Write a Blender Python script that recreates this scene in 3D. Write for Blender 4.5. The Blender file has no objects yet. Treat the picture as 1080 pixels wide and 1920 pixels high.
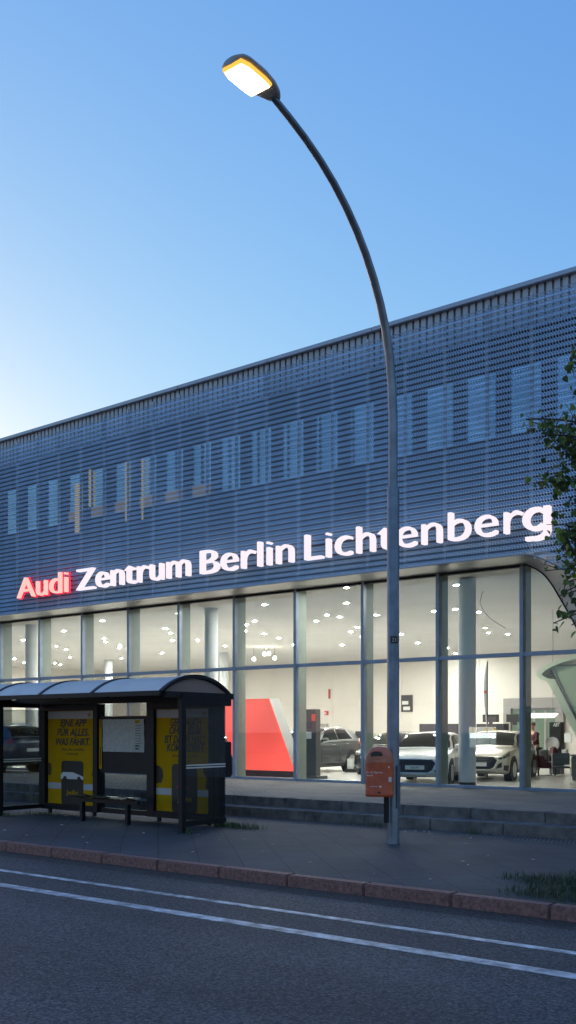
import bpy, bmesh, math, random
from mathutils import Vector, Matrix
import numpy as np
random.seed(7)
R = math.radians
scene = bpy.context.scene
COL = scene.collection
PI = math.pi

# ------------------------------------------------------------------ camera geometry
TH = R(37.3); S_, C_ = math.sin(TH), math.cos(TH)
F = 1800.0; H = 1.6; HOR = 1368.0
def C2W(X, Z, z=0.0):            # camera ground coordinates (right, ahead) -> world
    return Vector((X*C_ - Z*S_, X*S_ + Z*C_, z))
def at_depth(px, py, Z):         # photo point at a given distance ahead
    return C2W((px-540)/F*Z, Z, H + (HOR-py)/F*Z)
def at_plane(px, py, Y):         # photo point on the plane y = Y
    u = (px-540)/F
    return at_depth(px, py, Y/(C_+u*S_))
def at_level(px, py, z):         # photo point on a horizontal plane
    return at_depth(px, py, F*(z-H)/(HOR-py))

# ------------------------------------------------------------------ materials
def new_mat(name):
    m = bpy.data.materials.new(name); m.use_nodes = True
    nt = m.node_tree
    for n in list(nt.nodes): nt.nodes.remove(n)
    out = nt.nodes.new('ShaderNodeOutputMaterial')
    return m, nt, out
def node(nt, typ, **kw):
    n = nt.nodes.new(typ)
    for k, v in kw.items():
        if k.startswith('i_'):
            n.inputs[k[2:].replace('_', ' ')].default_value = v
        else: setattr(n, k, v)
    return n
def math_n(nt, op, a, b=None, c=None):
    n = nt.nodes.new('ShaderNodeMath'); n.operation = op
    for i, v in enumerate((a, b, c)):
        if v is None: continue
        if isinstance(v, (int, float)): n.inputs[i].default_value = v
        else: nt.links.new(v, n.inputs[i])
    return n.outputs[0]
def rgba(c): return (c[0], c[1], c[2], 1.0)
MATS = {}
def pmat(name, col, rough=0.5, metal=0.0, var=0.0, scale=6.0, bump=0.0, bscale=40.0, detail=4.0, coat=0.0, dark=None, coords='Object', emit=None, estr=0.0, spec=0.5):
    if name in MATS: return MATS[name]
    m, nt, out = new_mat(name)
    b = node(nt, 'ShaderNodeBsdfPrincipled')
    b.inputs['Base Color'].default_value = rgba(col)
    b.inputs['Roughness'].default_value = rough
    b.inputs['Metallic'].default_value = metal
    b.inputs['Coat Weight'].default_value = coat
    b.inputs['Coat Roughness'].default_value = 0.05
    b.inputs['Specular IOR Level'].default_value = spec
    if emit:
        b.inputs['Emission Color'].default_value = rgba(emit); b.inputs['Emission Strength'].default_value = estr
    tc = node(nt, 'ShaderNodeTexCoord')
    if var > 0:
        nz = node(nt, 'ShaderNodeTexNoise', i_Scale=scale, i_Detail=detail, i_Roughness=0.6)
        nt.links.new(tc.outputs[coords], nz.inputs['Vector'])
        mx = node(nt, 'ShaderNodeMix', data_type='RGBA')
        d = dark or tuple(c*(1-var) for c in col)
        l = tuple(min(1, c*(1+var*0.7)) for c in col)
        mx.inputs['A'].default_value = rgba(d); mx.inputs['B'].default_value = rgba(l)
        cr = node(nt, 'ShaderNodeMapRange', i_From_Min=0.3, i_From_Max=0.7)
        nt.links.new(nz.outputs['Fac'], cr.inputs['Value']); nt.links.new(cr.outputs[0], mx.inputs['Factor'])
        nt.links.new(mx.outputs['Result'], b.inputs['Base Color'])
    if bump > 0:
        nb = node(nt, 'ShaderNodeTexNoise', i_Scale=bscale, i_Detail=3.0)
        nt.links.new(tc.outputs[coords], nb.inputs['Vector'])
        bp = node(nt, 'ShaderNodeBump', i_Strength=bump, i_Distance=0.01)
        nt.links.new(nb.outputs['Fac'], bp.inputs['Height']); nt.links.new(bp.outputs[0], b.inputs['Normal'])
    nt.links.new(b.outputs[0], out.inputs['Surface'])
    MATS[name] = m
    return m
def emat(name, col, strength):
    if name in MATS: return MATS[name]
    m, nt, out = new_mat(name)
    e = node(nt, 'ShaderNodeEmission', i_Strength=strength/EV); e.inputs['Color'].default_value = rgba(col)
    nt.links.new(e.outputs[0], out.inputs['Surface'])
    MATS[name] = m
    return m
def glass_mat(name, tint=(0.93, 0.97, 0.95), base=0.05, rough=0.0, dirt=0.0):
    if name in MATS: return MATS[name]
    m, nt, out = new_mat(name)
    tr = node(nt, 'ShaderNodeBsdfTransparent'); tr.inputs['Color'].default_value = rgba(tint)
    gl = node(nt, 'ShaderNodeBsdfGlossy', i_Roughness=rough)
    lw = node(nt, 'ShaderNodeLayerWeight', i_Blend=0.5)
    p = math_n(nt, 'POWER', lw.outputs['Facing'], 5.0)
    f = math_n(nt, 'MULTIPLY_ADD', p, 0.9, base)
    mx = node(nt, 'ShaderNodeMixShader')
    nt.links.new(f, mx.inputs[0]); nt.links.new(tr.outputs[0], mx.inputs[1]); nt.links.new(gl.outputs[0], mx.inputs[2])
    last = mx.outputs[0]
    if dirt > 0:
        df = node(nt, 'ShaderNodeBsdfDiffuse'); df.inputs['Color'].default_value = (0.35, 0.35, 0.33, 1)
        tc = node(nt, 'ShaderNodeTexCoord'); nz = node(nt, 'ShaderNodeTexNoise', i_Scale=5.0, i_Detail=5.0)
        nt.links.new(tc.outputs['Object'], nz.inputs['Vector'])
        dd = math_n(nt, 'MULTIPLY', nz.outputs['Fac'], dirt)
        m2 = node(nt, 'ShaderNodeMixShader')
        nt.links.new(dd, m2.inputs[0]); nt.links.new(last, m2.inputs[1]); nt.links.new(df.outputs[0], m2.inputs[2])
        last = m2.outputs[0]
    nt.links.new(last, out.inputs['Surface'])
    MATS[name] = m
    return m

def brick_mat(name, c1, c2, mortar, sx, sy, offs=0.5, rot=0.0, rough=0.85, msize=0.02, stain=0.5, bump=0.5, grain=0.3):
    m, nt, out = new_mat(name)
    b = node(nt, 'ShaderNodeBsdfPrincipled', i_Roughness=rough)
    b.inputs['Specular IOR Level'].default_value = 0.35
    tc = node(nt, 'ShaderNodeTexCoord'); mp = node(nt, 'ShaderNodeMapping')
    mp.inputs['Rotation'].default_value = (0, 0, rot)
    nt.links.new(tc.outputs['Object'], mp.inputs['Vector'])
    # slightly wavy joints
    nw = node(nt, 'ShaderNodeTexNoise', i_Scale=1.3, i_Detail=2.0)
    nt.links.new(mp.outputs[0], nw.inputs['Vector'])
    vm = node(nt, 'ShaderNodeMix', data_type='RGBA', blend_type='LINEAR_LIGHT'); vm.inputs['Factor'].default_value = 0.02
    nt.links.new(mp.outputs[0], vm.inputs['A']); nt.links.new(nw.outputs['Color'], vm.inputs['B'])
    br = node(nt, 'ShaderNodeTexBrick', offset=offs)
    br.inputs['Color1'].default_value = rgba(c1); br.inputs['Color2'].default_value = rgba(c2); br.inputs['Mortar'].default_value = rgba(mortar)
    br.inputs['Scale'].default_value = 1.0; br.inputs['Brick Width'].default_value = sx; br.inputs['Row Height'].default_value = sy
    br.inputs['Mortar Size'].default_value = msize; br.inputs['Mortar Smooth'].default_value = 0.3
    nt.links.new(vm.outputs['Result'], br.inputs['Vector'])
    nz = node(nt, 'ShaderNodeTexNoise', i_Scale=0.9, i_Detail=6.0, i_Roughness=0.65)
    nt.links.new(tc.outputs['Object'], nz.inputs['Vector'])
    mr = node(nt, 'ShaderNodeMapRange', i_From_Min=0.3, i_From_Max=0.7, i_To_Min=1-stain, i_To_Max=1+stain*0.5)
    nt.links.new(nz.outputs['Fac'], mr.inputs['Value'])
    ng = node(nt, 'ShaderNodeTexNoise', i_Scale=90.0, i_Detail=2.0)
    nt.links.new(tc.outputs['Object'], ng.inputs['Vector'])
    mg = node(nt, 'ShaderNodeMapRange', i_From_Min=0.3, i_From_Max=0.7, i_To_Min=1-grain, i_To_Max=1+grain)
    nt.links.new(ng.outputs['Fac'], mg.inputs['Value'])
    k = math_n(nt, 'MULTIPLY', mr.outputs[0], mg.outputs[0])
    sc = node(nt, 'ShaderNodeVectorMath', operation='SCALE')
    nt.links.new(br.outputs['Color'], sc.inputs[0]); nt.links.new(k, sc.inputs['Scale'])
    nt.links.new(sc.outputs[0], b.inputs['Base Color'])
    hh = math_n(nt, 'MULTIPLY_ADD', br.outputs['Fac'], -1.0, math_n(nt, 'MULTIPLY', ng.outputs['Fac'], 0.4))
    bp = node(nt, 'ShaderNodeBump', i_Strength=bump, i_Distance=0.006)
    nt.links.new(hh, bp.inputs['Height']); nt.links.new(bp.outputs[0], b.inputs['Normal'])
    nt.links.new(b.outputs[0], out.inputs['Surface'])
    return m

def asphalt_mat(name, c, patch=0.35):
    m, nt, out = new_mat(name)
    b = node(nt, 'ShaderNodeBsdfPrincipled', i_Roughness=0.8)
    b.inputs['Specular IOR Level'].default_value = 0.3
    tc = node(nt, 'ShaderNodeTexCoord')
    vo = node(nt, 'ShaderNodeTexVoronoi', i_Scale=75.0)
    nt.links.new(tc.outputs['Object'], vo.inputs['Vector'])
    nz = node(nt, 'ShaderNodeTexNoise', i_Scale=0.55, i_Detail=7.0, i_Roughness=0.6)
    mp = node(nt, 'ShaderNodeMapping'); mp.inputs['Scale'].default_value = (0.35, 1.2, 1)
    nt.links.new(tc.outputs['Object'], mp.inputs['Vector']); nt.links.new(mp.outputs[0], nz.inputs['Vector'])
    n3 = node(nt, 'ShaderNodeTexNoise', i_Scale=45.0, i_Detail=3.0)
    nt.links.new(tc.outputs['Object'], n3.inputs['Vector'])
    a = node(nt, 'ShaderNodeMapRange', i_From_Min=0.3, i_From_Max=0.7, i_To_Min=1-patch, i_To_Max=1+patch)
    nt.links.new(nz.outputs['Fac'], a.inputs['Value'])
    g = node(nt, 'ShaderNodeMapRange', i_From_Min=0.25, i_From_Max=0.75, i_To_Min=0.25, i_To_Max=1.9)
    nt.links.new(n3.outputs['Fac'], g.inputs['Value'])
    vc = node(nt, 'ShaderNodeSeparateColor'); nt.links.new(vo.outputs['Color'], vc.inputs[0])
    g2 = node(nt, 'ShaderNodeMapRange', i_To_Min=0.55, i_To_Max=1.5); nt.links.new(vc.outputs[0], g2.inputs['Value'])
    k = math_n(nt, 'MULTIPLY', math_n(nt, 'MULTIPLY', a.outputs[0], g.outputs[0]), g2.outputs[0])
    sc = node(nt, 'ShaderNodeVectorMath', operation='SCALE'); sc.inputs[0].default_value = c
    nt.links.new(k, sc.inputs['Scale']); nt.links.new(sc.outputs[0], b.inputs['Base Color'])
    bp = node(nt, 'ShaderNodeBump', i_Strength=0.6, i_Distance=0.006)
    nt.links.new(n3.outputs['Fac'], bp.inputs['Height']); nt.links.new(bp.outputs[0], b.inputs['Normal'])
    nt.links.new(b.outputs[0], out.inputs['Surface'])
    return m

# ------------------------------------------------------------------ mesh helpers
class MB:
    def __init__(s): s.v = []; s.f = []; s.m = []
    def add(s, vs, fs, mi=0):
        o = len(s.v); s.v += [tuple(v) for v in vs]
        for f in fs: s.f.append([o+i for i in f]); s.m.append(mi)
        return s
    def box(s, x0, x1, y0, y1, z0, z1, mi=0, M=None):
        vs = [Vector((x, y, z)) for z in (z0, z1) for y in (y0, y1) for x in (x0, x1)]
        if M: vs = [M @ v for v in vs]
        return s.add(vs, [(0, 2, 3, 1), (4, 5, 7, 6), (0, 1, 5, 4), (2, 6, 7, 3), (0, 4, 6, 2), (1, 3, 7, 5)], mi)
    def prism(s, poly, axis, a, b, mi=0):      # extrude a polygon of 2-D points along an axis: 'y': (x,z), 'x': (y,z), 'z': (x,y)
        def P3(p, t):
            return {'y': (p[0], t, p[1]), 'x': (t, p[0], p[1]), 'z': (p[0], p[1], t)}[axis]
        n = len(poly)
        vs = [P3(p, a) for p in poly] + [P3(p, b) for p in poly]
        fs = [list(range(n))[::-1], list(range(n, 2*n))] + [(i, (i+1) % n, n+(i+1) % n, n+i) for i in range(n)]
        return s.add(vs, fs, mi)
    def tube(s, pts, rad, n=10, mi=0, caps=True):
        pts = [Vector(p) for p in pts]; rings = []
        if not isinstance(rad, (list, tuple)): rad = [rad]*len(pts)
        prev = None
        for i, p in enumerate(pts):
            t = (pts[min(i+1, len(pts)-1)]-pts[max(i-1, 0)]).normalized()
            if prev is None:
                a = Vector((0, 0, 1)) if abs(t.z) < 0.9 else Vector((1, 0, 0))
                u = t.cross(a).normalized()
            else:
                u = (prev - t*prev.dot(t)).normalized()
            prev = u; w = t.cross(u)
            rings.append([p+(u*math.cos(2*PI*k/n)+w*math.sin(2*PI*k/n))*rad[i] for k in range(n)])
        vs = [v for r in rings for v in r]; fs = []
        for i in range(len(pts)-1):
            for k in range(n):
                fs.append((i*n+k, i*n+(k+1) % n, (i+1)*n+(k+1) % n, (i+1)*n+k))
        if caps:
            fs.append(tuple(range(n))[::-1]); fs.append(tuple((len(pts)-1)*n+k for k in range(n)))
        return s.add(vs, fs, mi)
    def lathe(s, prof, n=24, c=(0, 0, 0), axis='z', mi=0):   # prof: (radius, height)
        vs = []
        for r, h in prof:
            for k in range(n):
                a = 2*PI*k/n; x, y = r*math.cos(a), r*math.sin(a)
                p = {'z': (x, y, h), 'y': (x, h, y), 'x': (h, x, y)}[axis]
                vs.append((p[0]+c[0], p[1]+c[1], p[2]+c[2]))
        fs = []
        for i in range(len(prof)-1):
            for k in range(n):
                fs.append((i*n+k, i*n+(k+1) % n, (i+1)*n+(k+1) % n, (i+1)*n+k))
        fs.append(tuple(range(n))[::-1]); fs.append(tuple((len(prof)-1)*n+k for k in range(n)))
        return s.add(vs, fs, mi)
    def build(s, name, mats, parent=None, bevel=0.0, smooth=False, auto=None):
        me = bpy.data.meshes.new(name); me.from_pydata(s.v, [], s.f); me.update()
        if not isinstance(mats, (list, tuple)): mats = [mats]
        for m in mats: me.materials.append(m)
        for p, mi in zip(me.polygons, s.m): p.material_index = mi
        bm = bmesh.new(); bm.from_mesh(me)
        bmesh.ops.recalc_face_normals(bm, faces=bm.faces)
        if bevel > 0:
            eds = [e for e in bm.edges if len(e.link_faces) == 2 and e.calc_face_angle(0) > 0.5]
            bmesh.ops.bevel(bm, geom=eds, offset=bevel, segments=2, affect='EDGES', clamp_overlap=True)
        bm.to_mesh(me); bm.free()
        if smooth:
            for p in me.polygons: p.use_smooth = True
            if auto: me.set_sharp_from_angle(angle=R(auto))
        o = bpy.data.objects.new(name, me); COL.objects.link(o)
        if parent is not None: o.parent = parent
        return o

def tag(o, label=None, cat=None, group=None, kind=None):
    if label: o['label'] = label
    if cat: o['category'] = cat
    if group: o['group'] = group
    if kind: o['kind'] = kind
    return o
def empty(name, loc=(0, 0, 0), rz=0, label=None, cat=None, group=None):
    o = bpy.data.objects.new(name, None); COL.objects.link(o)
    o.location = loc; o.rotation_euler = (0, 0, rz); o.empty_display_size = 0.2
    return tag(o, label, cat, group)
def struct(o): o['kind'] = 'structure'; return o

# text -> mesh pieces (built-in font only)
def text_mesh(s, offset=0.0, extrude=0.0, shear=0.0, bevel=0.0):
    cu = bpy.data.curves.new('lettering', 'FONT'); cu.body = s
    cu.offset = offset; cu.extrude = extrude; cu.shear = shear; cu.bevel_depth = bevel
    cu.resolution_u = 4
    ob = bpy.data.objects.new('lettering_tmp', cu); COL.objects.link(ob)
    bpy.context.view_layer.update()
    dg = bpy.context.evaluated_depsgraph_get()
    me = bpy.data.meshes.new_from_object(ob.evaluated_get(dg))
    bpy.data.objects.remove(ob); bpy.data.curves.remove(cu)
    return me
def xmax(me): return max((v.co.x for v in me.vertices), default=0.0)
def xmin(me): return min((v.co.x for v in me.vertices), default=0.0)
def advance(prefix):
    return xmax(text_mesh(prefix+'I'))-xmax(text_mesh('I'))
def text_line(name, s, mat, x0, x1, z, y, h=None, parent=None, offset=0.0, shear=0.0, extrude=0.002, M=None):
    """flat raised lettering in the x-z plane facing -y, fitted between x0 and x1, cap height h"""
    me = text_mesh(s, offset, 0, shear)
    a, b = xmin(me), xmax(me); k = (x1-x0)/(b-a)
    kz = (h/0.682) if h else k
    for v in me.vertices:
        p = Vector((x0+(v.co.x-a)*k, y, z+v.co.y*kz))
        v.co = M @ p if M else p
    me.materials.clear(); me.materials.append(mat); me.name = name
    o = bpy.data.objects.new(name, me); COL.objects.link(o)
    if parent is not None: o.parent = parent
    return o

# ------------------------------------------------------------------ palette
M_dark = pmat('shelter_paint', (0.005, 0.006, 0.010), 0.5, spec=0.3, var=0.3, scale=9)
M_black = pmat('black_plastic', (0.012, 0.012, 0.013), 0.45)
M_frame = pmat('blue_grey_aluminium', (0.22, 0.28, 0.36), 0.42, metal=0.25, var=0.12, scale=3)
M_fin = pmat('grey_green_fin', (0.19, 0.215, 0.18), 0.6, var=0.08, scale=3)
M_alu = pmat('brushed_aluminium', (0.5, 0.5, 0.49), 0.38, metal=0.6, var=0.08, scale=2)
M_white = pmat('white_paint', (0.72, 0.71, 0.68), 0.6, var=0.05, scale=2)
M_wallin = pmat('cream_wall_paint', (0.74, 0.70, 0.64), 0.75, var=0.04, scale=0.6)
M_ceil = pmat('ceiling_plaster', (0.60, 0.58, 0.56), 0.85, var=0.05, scale=0.5)
M_floorin = pmat('pale_floor_tile', (0.42, 0.40, 0.37), 0.22, var=0.12, scale=1.2)
M_column = pmat('column_concrete', (0.5, 0.52, 0.53), 0.7, var=0.06, scale=3)
M_yellow = pmat('yellow_print', (0.46, 0.26, 0.003), 0.85, spec=0.15, var=0.1, scale=4)
M_paper = pmat('poster_white', (0.42, 0.41, 0.42), 0.6, var=0.08, scale=6)
M_ink = pmat('black_ink', (0.012, 0.012, 0.012), 0.5)
M_galv = pmat('lamp_post_paint', (0.13, 0.17, 0.23), 0.36, metal=0.55, var=0.25, scale=5)
M_glass = glass_mat('showroom_glass')
M_sglass = glass_mat('shelter_glass', (0.62, 0.66, 0.66), 0.04, 0.0, 0.03)
M_rubber = pmat('tyre_rubber', (0.015, 0.015, 0.016), 0.75)
M_rim = pmat('alloy_rim', (0.55, 0.55, 0.56), 0.3, metal=0.85)
M_chrome = pmat('chrome', (0.75, 0.75, 0.75), 0.12, metal=1.0)
M_cglass = pmat('car_glass', (0.008, 0.010, 0.010), 0.04, spec=0.4)
M_lens = pmat('headlight_lens', (0.06, 0.065, 0.07), 0.06, metal=0.3, coat=1.0)
M_tail = pmat('tail_light_lens', (0.35, 0.01, 0.01), 0.15, coat=1.0)
M_plate = pmat('number_plate_white', (0.7, 0.7, 0.68), 0.5)

# ------------------------------------------------------------------ world, sun, camera
w = bpy.data.worlds.new('World'); scene.world = w; w.use_nodes = True
nt = w.node_tree; bg = nt.nodes['Background']
EXPO = 1.1; EV = 2**EXPO
SUN_EL, SUN_AZ = R(8.0), R(-70)     # low sun, ahead-left behind the building
sky = nt.nodes.new('ShaderNodeTexSky'); sky.sky_type = 'NISHITA'; sky.sun_disc = False
sky.sun_elevation = SUN_EL; sky.sun_rotation = SUN_AZ
sky.air_density = 1.0; sky.dust_density = 0.3; sky.ozone_density = 4.0
sepc = nt.nodes.new('ShaderNodeSeparateColor'); cmb = nt.nodes.new('ShaderNodeCombineColor')
nt.links.new(sky.outputs[0], sepc.inputs[0])
for i, (kk_, gg_) in enumerate(((3.4, 1.1), (1.73, 0.80), (1.14, 0.30))):     # dusk film response of the sky, per channel
    v_ = math_n(nt, 'POWER', math_n(nt, 'MULTIPLY', sepc.outputs[i], 0.15), gg_)
    nt.links.new(math_n(nt, 'MULTIPLY', v_, kk_/0.15/EV), cmb.inputs[i])
nt.links.new(cmb.outputs[0], bg.inputs['Color'])
bg.inputs['Strength'].default_value = 0.15

sl = bpy.data.lights.new('sun', 'SUN'); sl.energy = 0.15; sl.angle = R(8); sl.color = (1.0, 0.82, 0.62)
so = bpy.data.objects.new('sun', sl); COL.objects.link(so)
sd = Vector((math.sin(SUN_AZ)*math.cos(SUN_EL), math.cos(SUN_AZ)*math.cos(SUN_EL), math.sin(SUN_EL)))
so.rotation_euler = sd.to_track_quat('Z', 'Y').to_euler(); so.location = sd*60

cd = bpy.data.cameras.new('camera'); co = bpy.data.objects.new('camera', cd); COL.objects.link(co)
co.location = (0, 0, H); co.rotation_euler = (R(90), 0, TH)
cd.sensor_fit = 'VERTICAL'; cd.sensor_height = 36; cd.lens = F/1920*36; cd.shift_y = (HOR-960)/1920
cd.clip_start = 0.1; cd.clip_end = 2000
scene.camera = co
scene.view_settings.view_transform = 'Standard'; scene.view_settings.look = 'None'
scene.view_settings.exposure = EXPO; scene.view_settings.gamma = 1
cy = scene.cycles
cy.use_denoising = True; cy.max_bounces = 10; cy.transparent_max_bounces = 24; cy.diffuse_bounces = 5; cy.glossy_bounces = 4
cy.sample_clamp_indirect = 6.0; cy.caustics_reflective = False; cy.caustics_refractive = False

# ------------------------------------------------------------------ ground
YK = 8.4          # kerb face
YST = 13.6        # first step
YG = 22.2         # showroom glass
ZF = 0.10         # showroom floor
ZP = 0.34         # plaza at the top step
M_road = asphalt_mat('asphalt', (0.066, 0.066, 0.068))
M_gutter = asphalt_mat('gutter_asphalt', (0.05, 0.042, 0.036), 0.25)
M_walk = brick_mat('pavement_slabs', (0.056, 0.064, 0.073), (0.064, 0.072, 0.082), (0.036, 0.040, 0.044), 0.5, 0.5, 0.5, R(45), msize=0.010, stain=0.35)
M_plaza = brick_mat('plaza_pavers', (0.16, 0.145, 0.13), (0.20, 0.185, 0.165), (0.04, 0.04, 0.038), 0.2, 0.1, 0.5, R(0), msize=0.012, stain=0.3, bump=0.8)
M_cob = brick_mat('mosaic_cobbles', (0.12, 0.115, 0.11), (0.2, 0.195, 0.185), (0.03, 0.03, 0.028), 0.07, 0.06, 0.5, 0.2, msize=0.012, stain=0.3, bump=1.0)
M_kerb = pmat('red_lit_granite', (0.21, 0.105, 0.09), 0.75, var=0.5, scale=30, bump=0.4, bscale=60)  # red glow of passing taillights put into the stone's base colour
M_step = pmat('step_concrete', (0.125, 0.122, 0.115), 0.85, var=0.6, scale=4, bump=0.5, bscale=50, detail=8)
M_soil = pmat('ground_soil', (0.05, 0.05, 0.04), 0.95, var=0.3, scale=2)
M_trail = pmat('light_trail_paint', (0.5, 0.5, 0.5), 0.6, var=0.75, scale=7, detail=9, dark=(0.10, 0.10, 0.10))  # broken white paint that stands in for traffic light trails

struct(MB().box(-400, 400, -400, 400, -0.5, -0.18).build('ground', M_soil))
struct(MB().box(-150, 100, -7.5, YK-0.38, -0.175, -0.12).build('road', M_road))
struct(MB().box(-150, 100, YK-0.38, YK-0.02, -0.175, -0.122).build('gutter', M_gutter))
struct(MB().box(-150, 100, -14, -7.62, -0.175, 0.0).build('far_pavement', M_walk))
k = MB()
for i in range(-60, 60):
    k.box(i*1.0-0.4+0.004, i*1.0+0.6-0.004, YK-0.02, YK+0.14, -0.17, 0.004+random.uniform(-.003, .003))
struct(k.build('kerb', M_kerb, bevel=0.014))
struct(MB().box(-150, 100, YK+0.145, YST-0.55, -0.17, 0.0).build('pavement', M_walk))
struct(MB().box(-150, 100, YST-0.545, YST-0.005, -0.17, -0.002).build('cobble_strip', M_cob))
k = MB()
for i in range(-40, 20):
    k.box(i*1.25+0.004, i*1.25+1.246, YST, YST+0.46, -0.17, 0.17)
st1 = k.build('step', M_step, bevel=0.012); struct(st1)
k = MB()
for i in range(-40, 20):
    k.box(i*1.25+0.504, i*1.25+1.746, YST+0.42, YST+0.80, 0.1, ZP)
struct(k.build('step', M_step, bevel=0.012))
pl = MB().prism([(YST+0.805, -0.17), (YST+0.805, ZP-0.004), (YG-0.1, ZF+0.02), (YG-0.1, -0.17)], 'x', -60, 30).build('plaza', M_plaza); struct(pl)
def plaza_z(y): return ZP + (ZF+0.02-ZP)*(y-YST-0.8)/(YG-0.1-YST-0.8)
struct(MB().box(-150, 100, 7.16, 7.25, -0.119, -0.1155).build('light_trail_line', M_trail))  # added line on the road in place of the headlight trail
struct(MB().box(-150, 100, 6.46, 6.60, -0.119, -0.1155).build('light_trail_line', M_trail))  # second added line, in place of the nearer light trail

# ------------------------------------------------------------------ showroom building
K = YG/18.5
YM = 17.45*K                   # outer screen plane
PITCH = 1.92*K; MX0 = -8.06*K  # mullions
ZC = 1.6+3.37*K                # soffit / ceiling
ZT = 1.6+1.535*K               # transom
ZR = 1.6+8.63*K+0.19                # roof edge
XL, XR = -52.0, 3.0
YB = 47.5
bld = empty('car_showroom', (0, YG, 0), 0, 'long car showroom with glazed ground floor under a perforated metal upper storey', 'building')
def bpart(mb, name, mats, parent=None, **kw):
    o = mb.build(name, mats, parent or bld, **kw)
    if parent is None: o.matrix_parent_inverse = bld.matrix_world.inverted()
    return o
bpy.context.view_layer.update()
BI = Matrix.Translation((0, -YG, 0))
def bp(mb, name, mats, parent=None, **kw):
    o = mb.build(name, mats, parent or bld, **kw)
    if parent is None: o.location = (0, -YG, 0)
    return o
bp(MB().box(XL, XR, YG-0.08, YB+0.3, -0.16, ZF), 'floor', M_floorin)
bp(MB().box(XL, XR, YG+0.0, YB, ZC, ZC+0.3), 'ceiling', M_ceil)
# back wall with panel joints
k = MB(); x = XL
while x < XR:
    k.box(x+0.006, x+2.394, YB, YB+0.2, ZF, 3.0); k.box(x+0.006, x+2.394, YB, YB+0.2, 3.008, ZC-0.002); x += 2.4
bp(k, 'back_wall', M_wallin)
bp(MB().box(XL, XL+0.3, YG+0.3, YB, ZF, ZC), 'side_wall', M_wallin)
bp(MB().box(XR-0.3, XR, YG+0.3, YB, ZF, ZC), 'side_wall', M_wallin)
# upper storey wall behind the screen, with window openings
YW = YM+0.55
WZ0, WZ1 = 1.6+5.85*K, 1.6+7.3*K
WP = PITCH/2; WW = 0.86
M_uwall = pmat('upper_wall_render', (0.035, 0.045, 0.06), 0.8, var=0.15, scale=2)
M_parapet = pmat('parapet_cladding', (0.42, 0.45, 0.48), 0.5, metal=0.3, var=0.08, scale=3)
M_coping = pmat('coping_aluminium', (0.40, 0.43, 0.46), 0.4, metal=0.4, var=0.08, scale=3)
ZPAR = ZR-0.86*K               # where the parapet cladding starts
k = MB()
k.box(XL, XR, YW, YW+0.3, ZC+0.31, WZ0); k.box(XL, XR, YW, YW+0.3, WZ1, ZPAR)
wins = []
xw = at_plane(487, 850, YW).x
i0 = int((XL-xw)/WP)+1; xs = [xw+i*WP for i in range(i0, int((XR-xw)/WP))]
prev = XL
for xc in xs:
    k.box(prev, xc-WW/2, YW, YW+0.3, WZ0+0.001, WZ1-0.001); prev = xc+WW/2
k.box(prev, XR, YW, YW+0.3, WZ0+0.001, WZ1-0.001)
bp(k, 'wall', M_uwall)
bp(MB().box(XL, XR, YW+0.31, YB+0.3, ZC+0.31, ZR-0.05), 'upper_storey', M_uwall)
# ribbed parapet
k = MB(); x = XL
k.box(XL, XR, YW+0.05, YW+0.3, ZPAR+0.002, ZR-0.1)
RP = 0.163*K
while x < XR-RP:
    k.box(x, x+RP*0.68, YW-0.03, YW+0.05, ZPAR+0.002, ZR-0.1); x += RP
bp(k, 'parapet', M_parapet)
k = MB(); x = XL
while x < XR:
    k.box(x, min(XR, x+3.496), YW-0.16, YW+0.5, ZR-0.11, ZR); x += 3.5
bp(k, 'coping', M_coping, bevel=0.01)
# upper windows
M_wpane = pmat('coated_window_pane', (0.62, 0.82, 0.92), 0.06, metal=0.95)
M_blind = pmat('grey_blind', (0.16, 0.15, 0.12), 0.8, emit=(1.0, 0.78, 0.40), estr=0.07)
M_lit = emat('lit_office_light', (1.0, 0.80, 0.36), 0.42)
win0 = None
for xc in xs:
    if xc > -2 or xc < -44: continue
    if win0 is None:
        f = MB()
        for a, b in ((-WW/2, -WW/2+0.035), (WW/2-0.035, WW/2)): f.box(a, b, 0.03, 0.12, WZ0, WZ1)
        f.box(-WW/2+0.035, WW/2-0.035, 0.03, 0.12, WZ0, WZ0+0.05); f.box(-WW/2+0.035, WW/2-0.035, 0.03, 0.12, WZ1-0.05, WZ1)
        win0 = f.build('window', M_uwall, bld); o = win0
        pane = MB().box(-WW/2+0.035, WW/2-0.035, 0.09, 0.1, WZ0+0.05, WZ1-0.05).build('pane', M_wpane, o)
    else:
        o = win0.copy(); COL.objects.link(o); p2 = pane.copy(); COL.objects.link(p2); p2.parent = o
    o.location = (xc, YW-YG, 0)
    wins.append((xc, o))
    pxw = 540+F*(xc*C_+YW*S_)/(-xc*S_+YW*C_)
    if 110 < pxw < 405:
        MB().box(-WW/2+0.052, WW/2-0.052, 0.05, 0.07, WZ0+0.052, WZ0+0.40).build('blind', M_blind, o)
# lit strips seen beside the blinds of four windows
for (pa, pb, ya, yb) in ((140, 148, 905, 1000), (166, 170, 880, 950), (234, 238, 865, 978), (265, 268, 860, 975)):
    a = at_plane(pa, yb, YW-0.02); b = at_plane(pb, ya, YW-0.02)
    xc, wn = min(wins, key=lambda t: abs(t[0]-(a.x+b.x)/2))
    MB().box(a.x-xc, b.x-xc, -0.015, 0.0, a.z, b.z).build('lit_strip', M_lit, wn)

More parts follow.
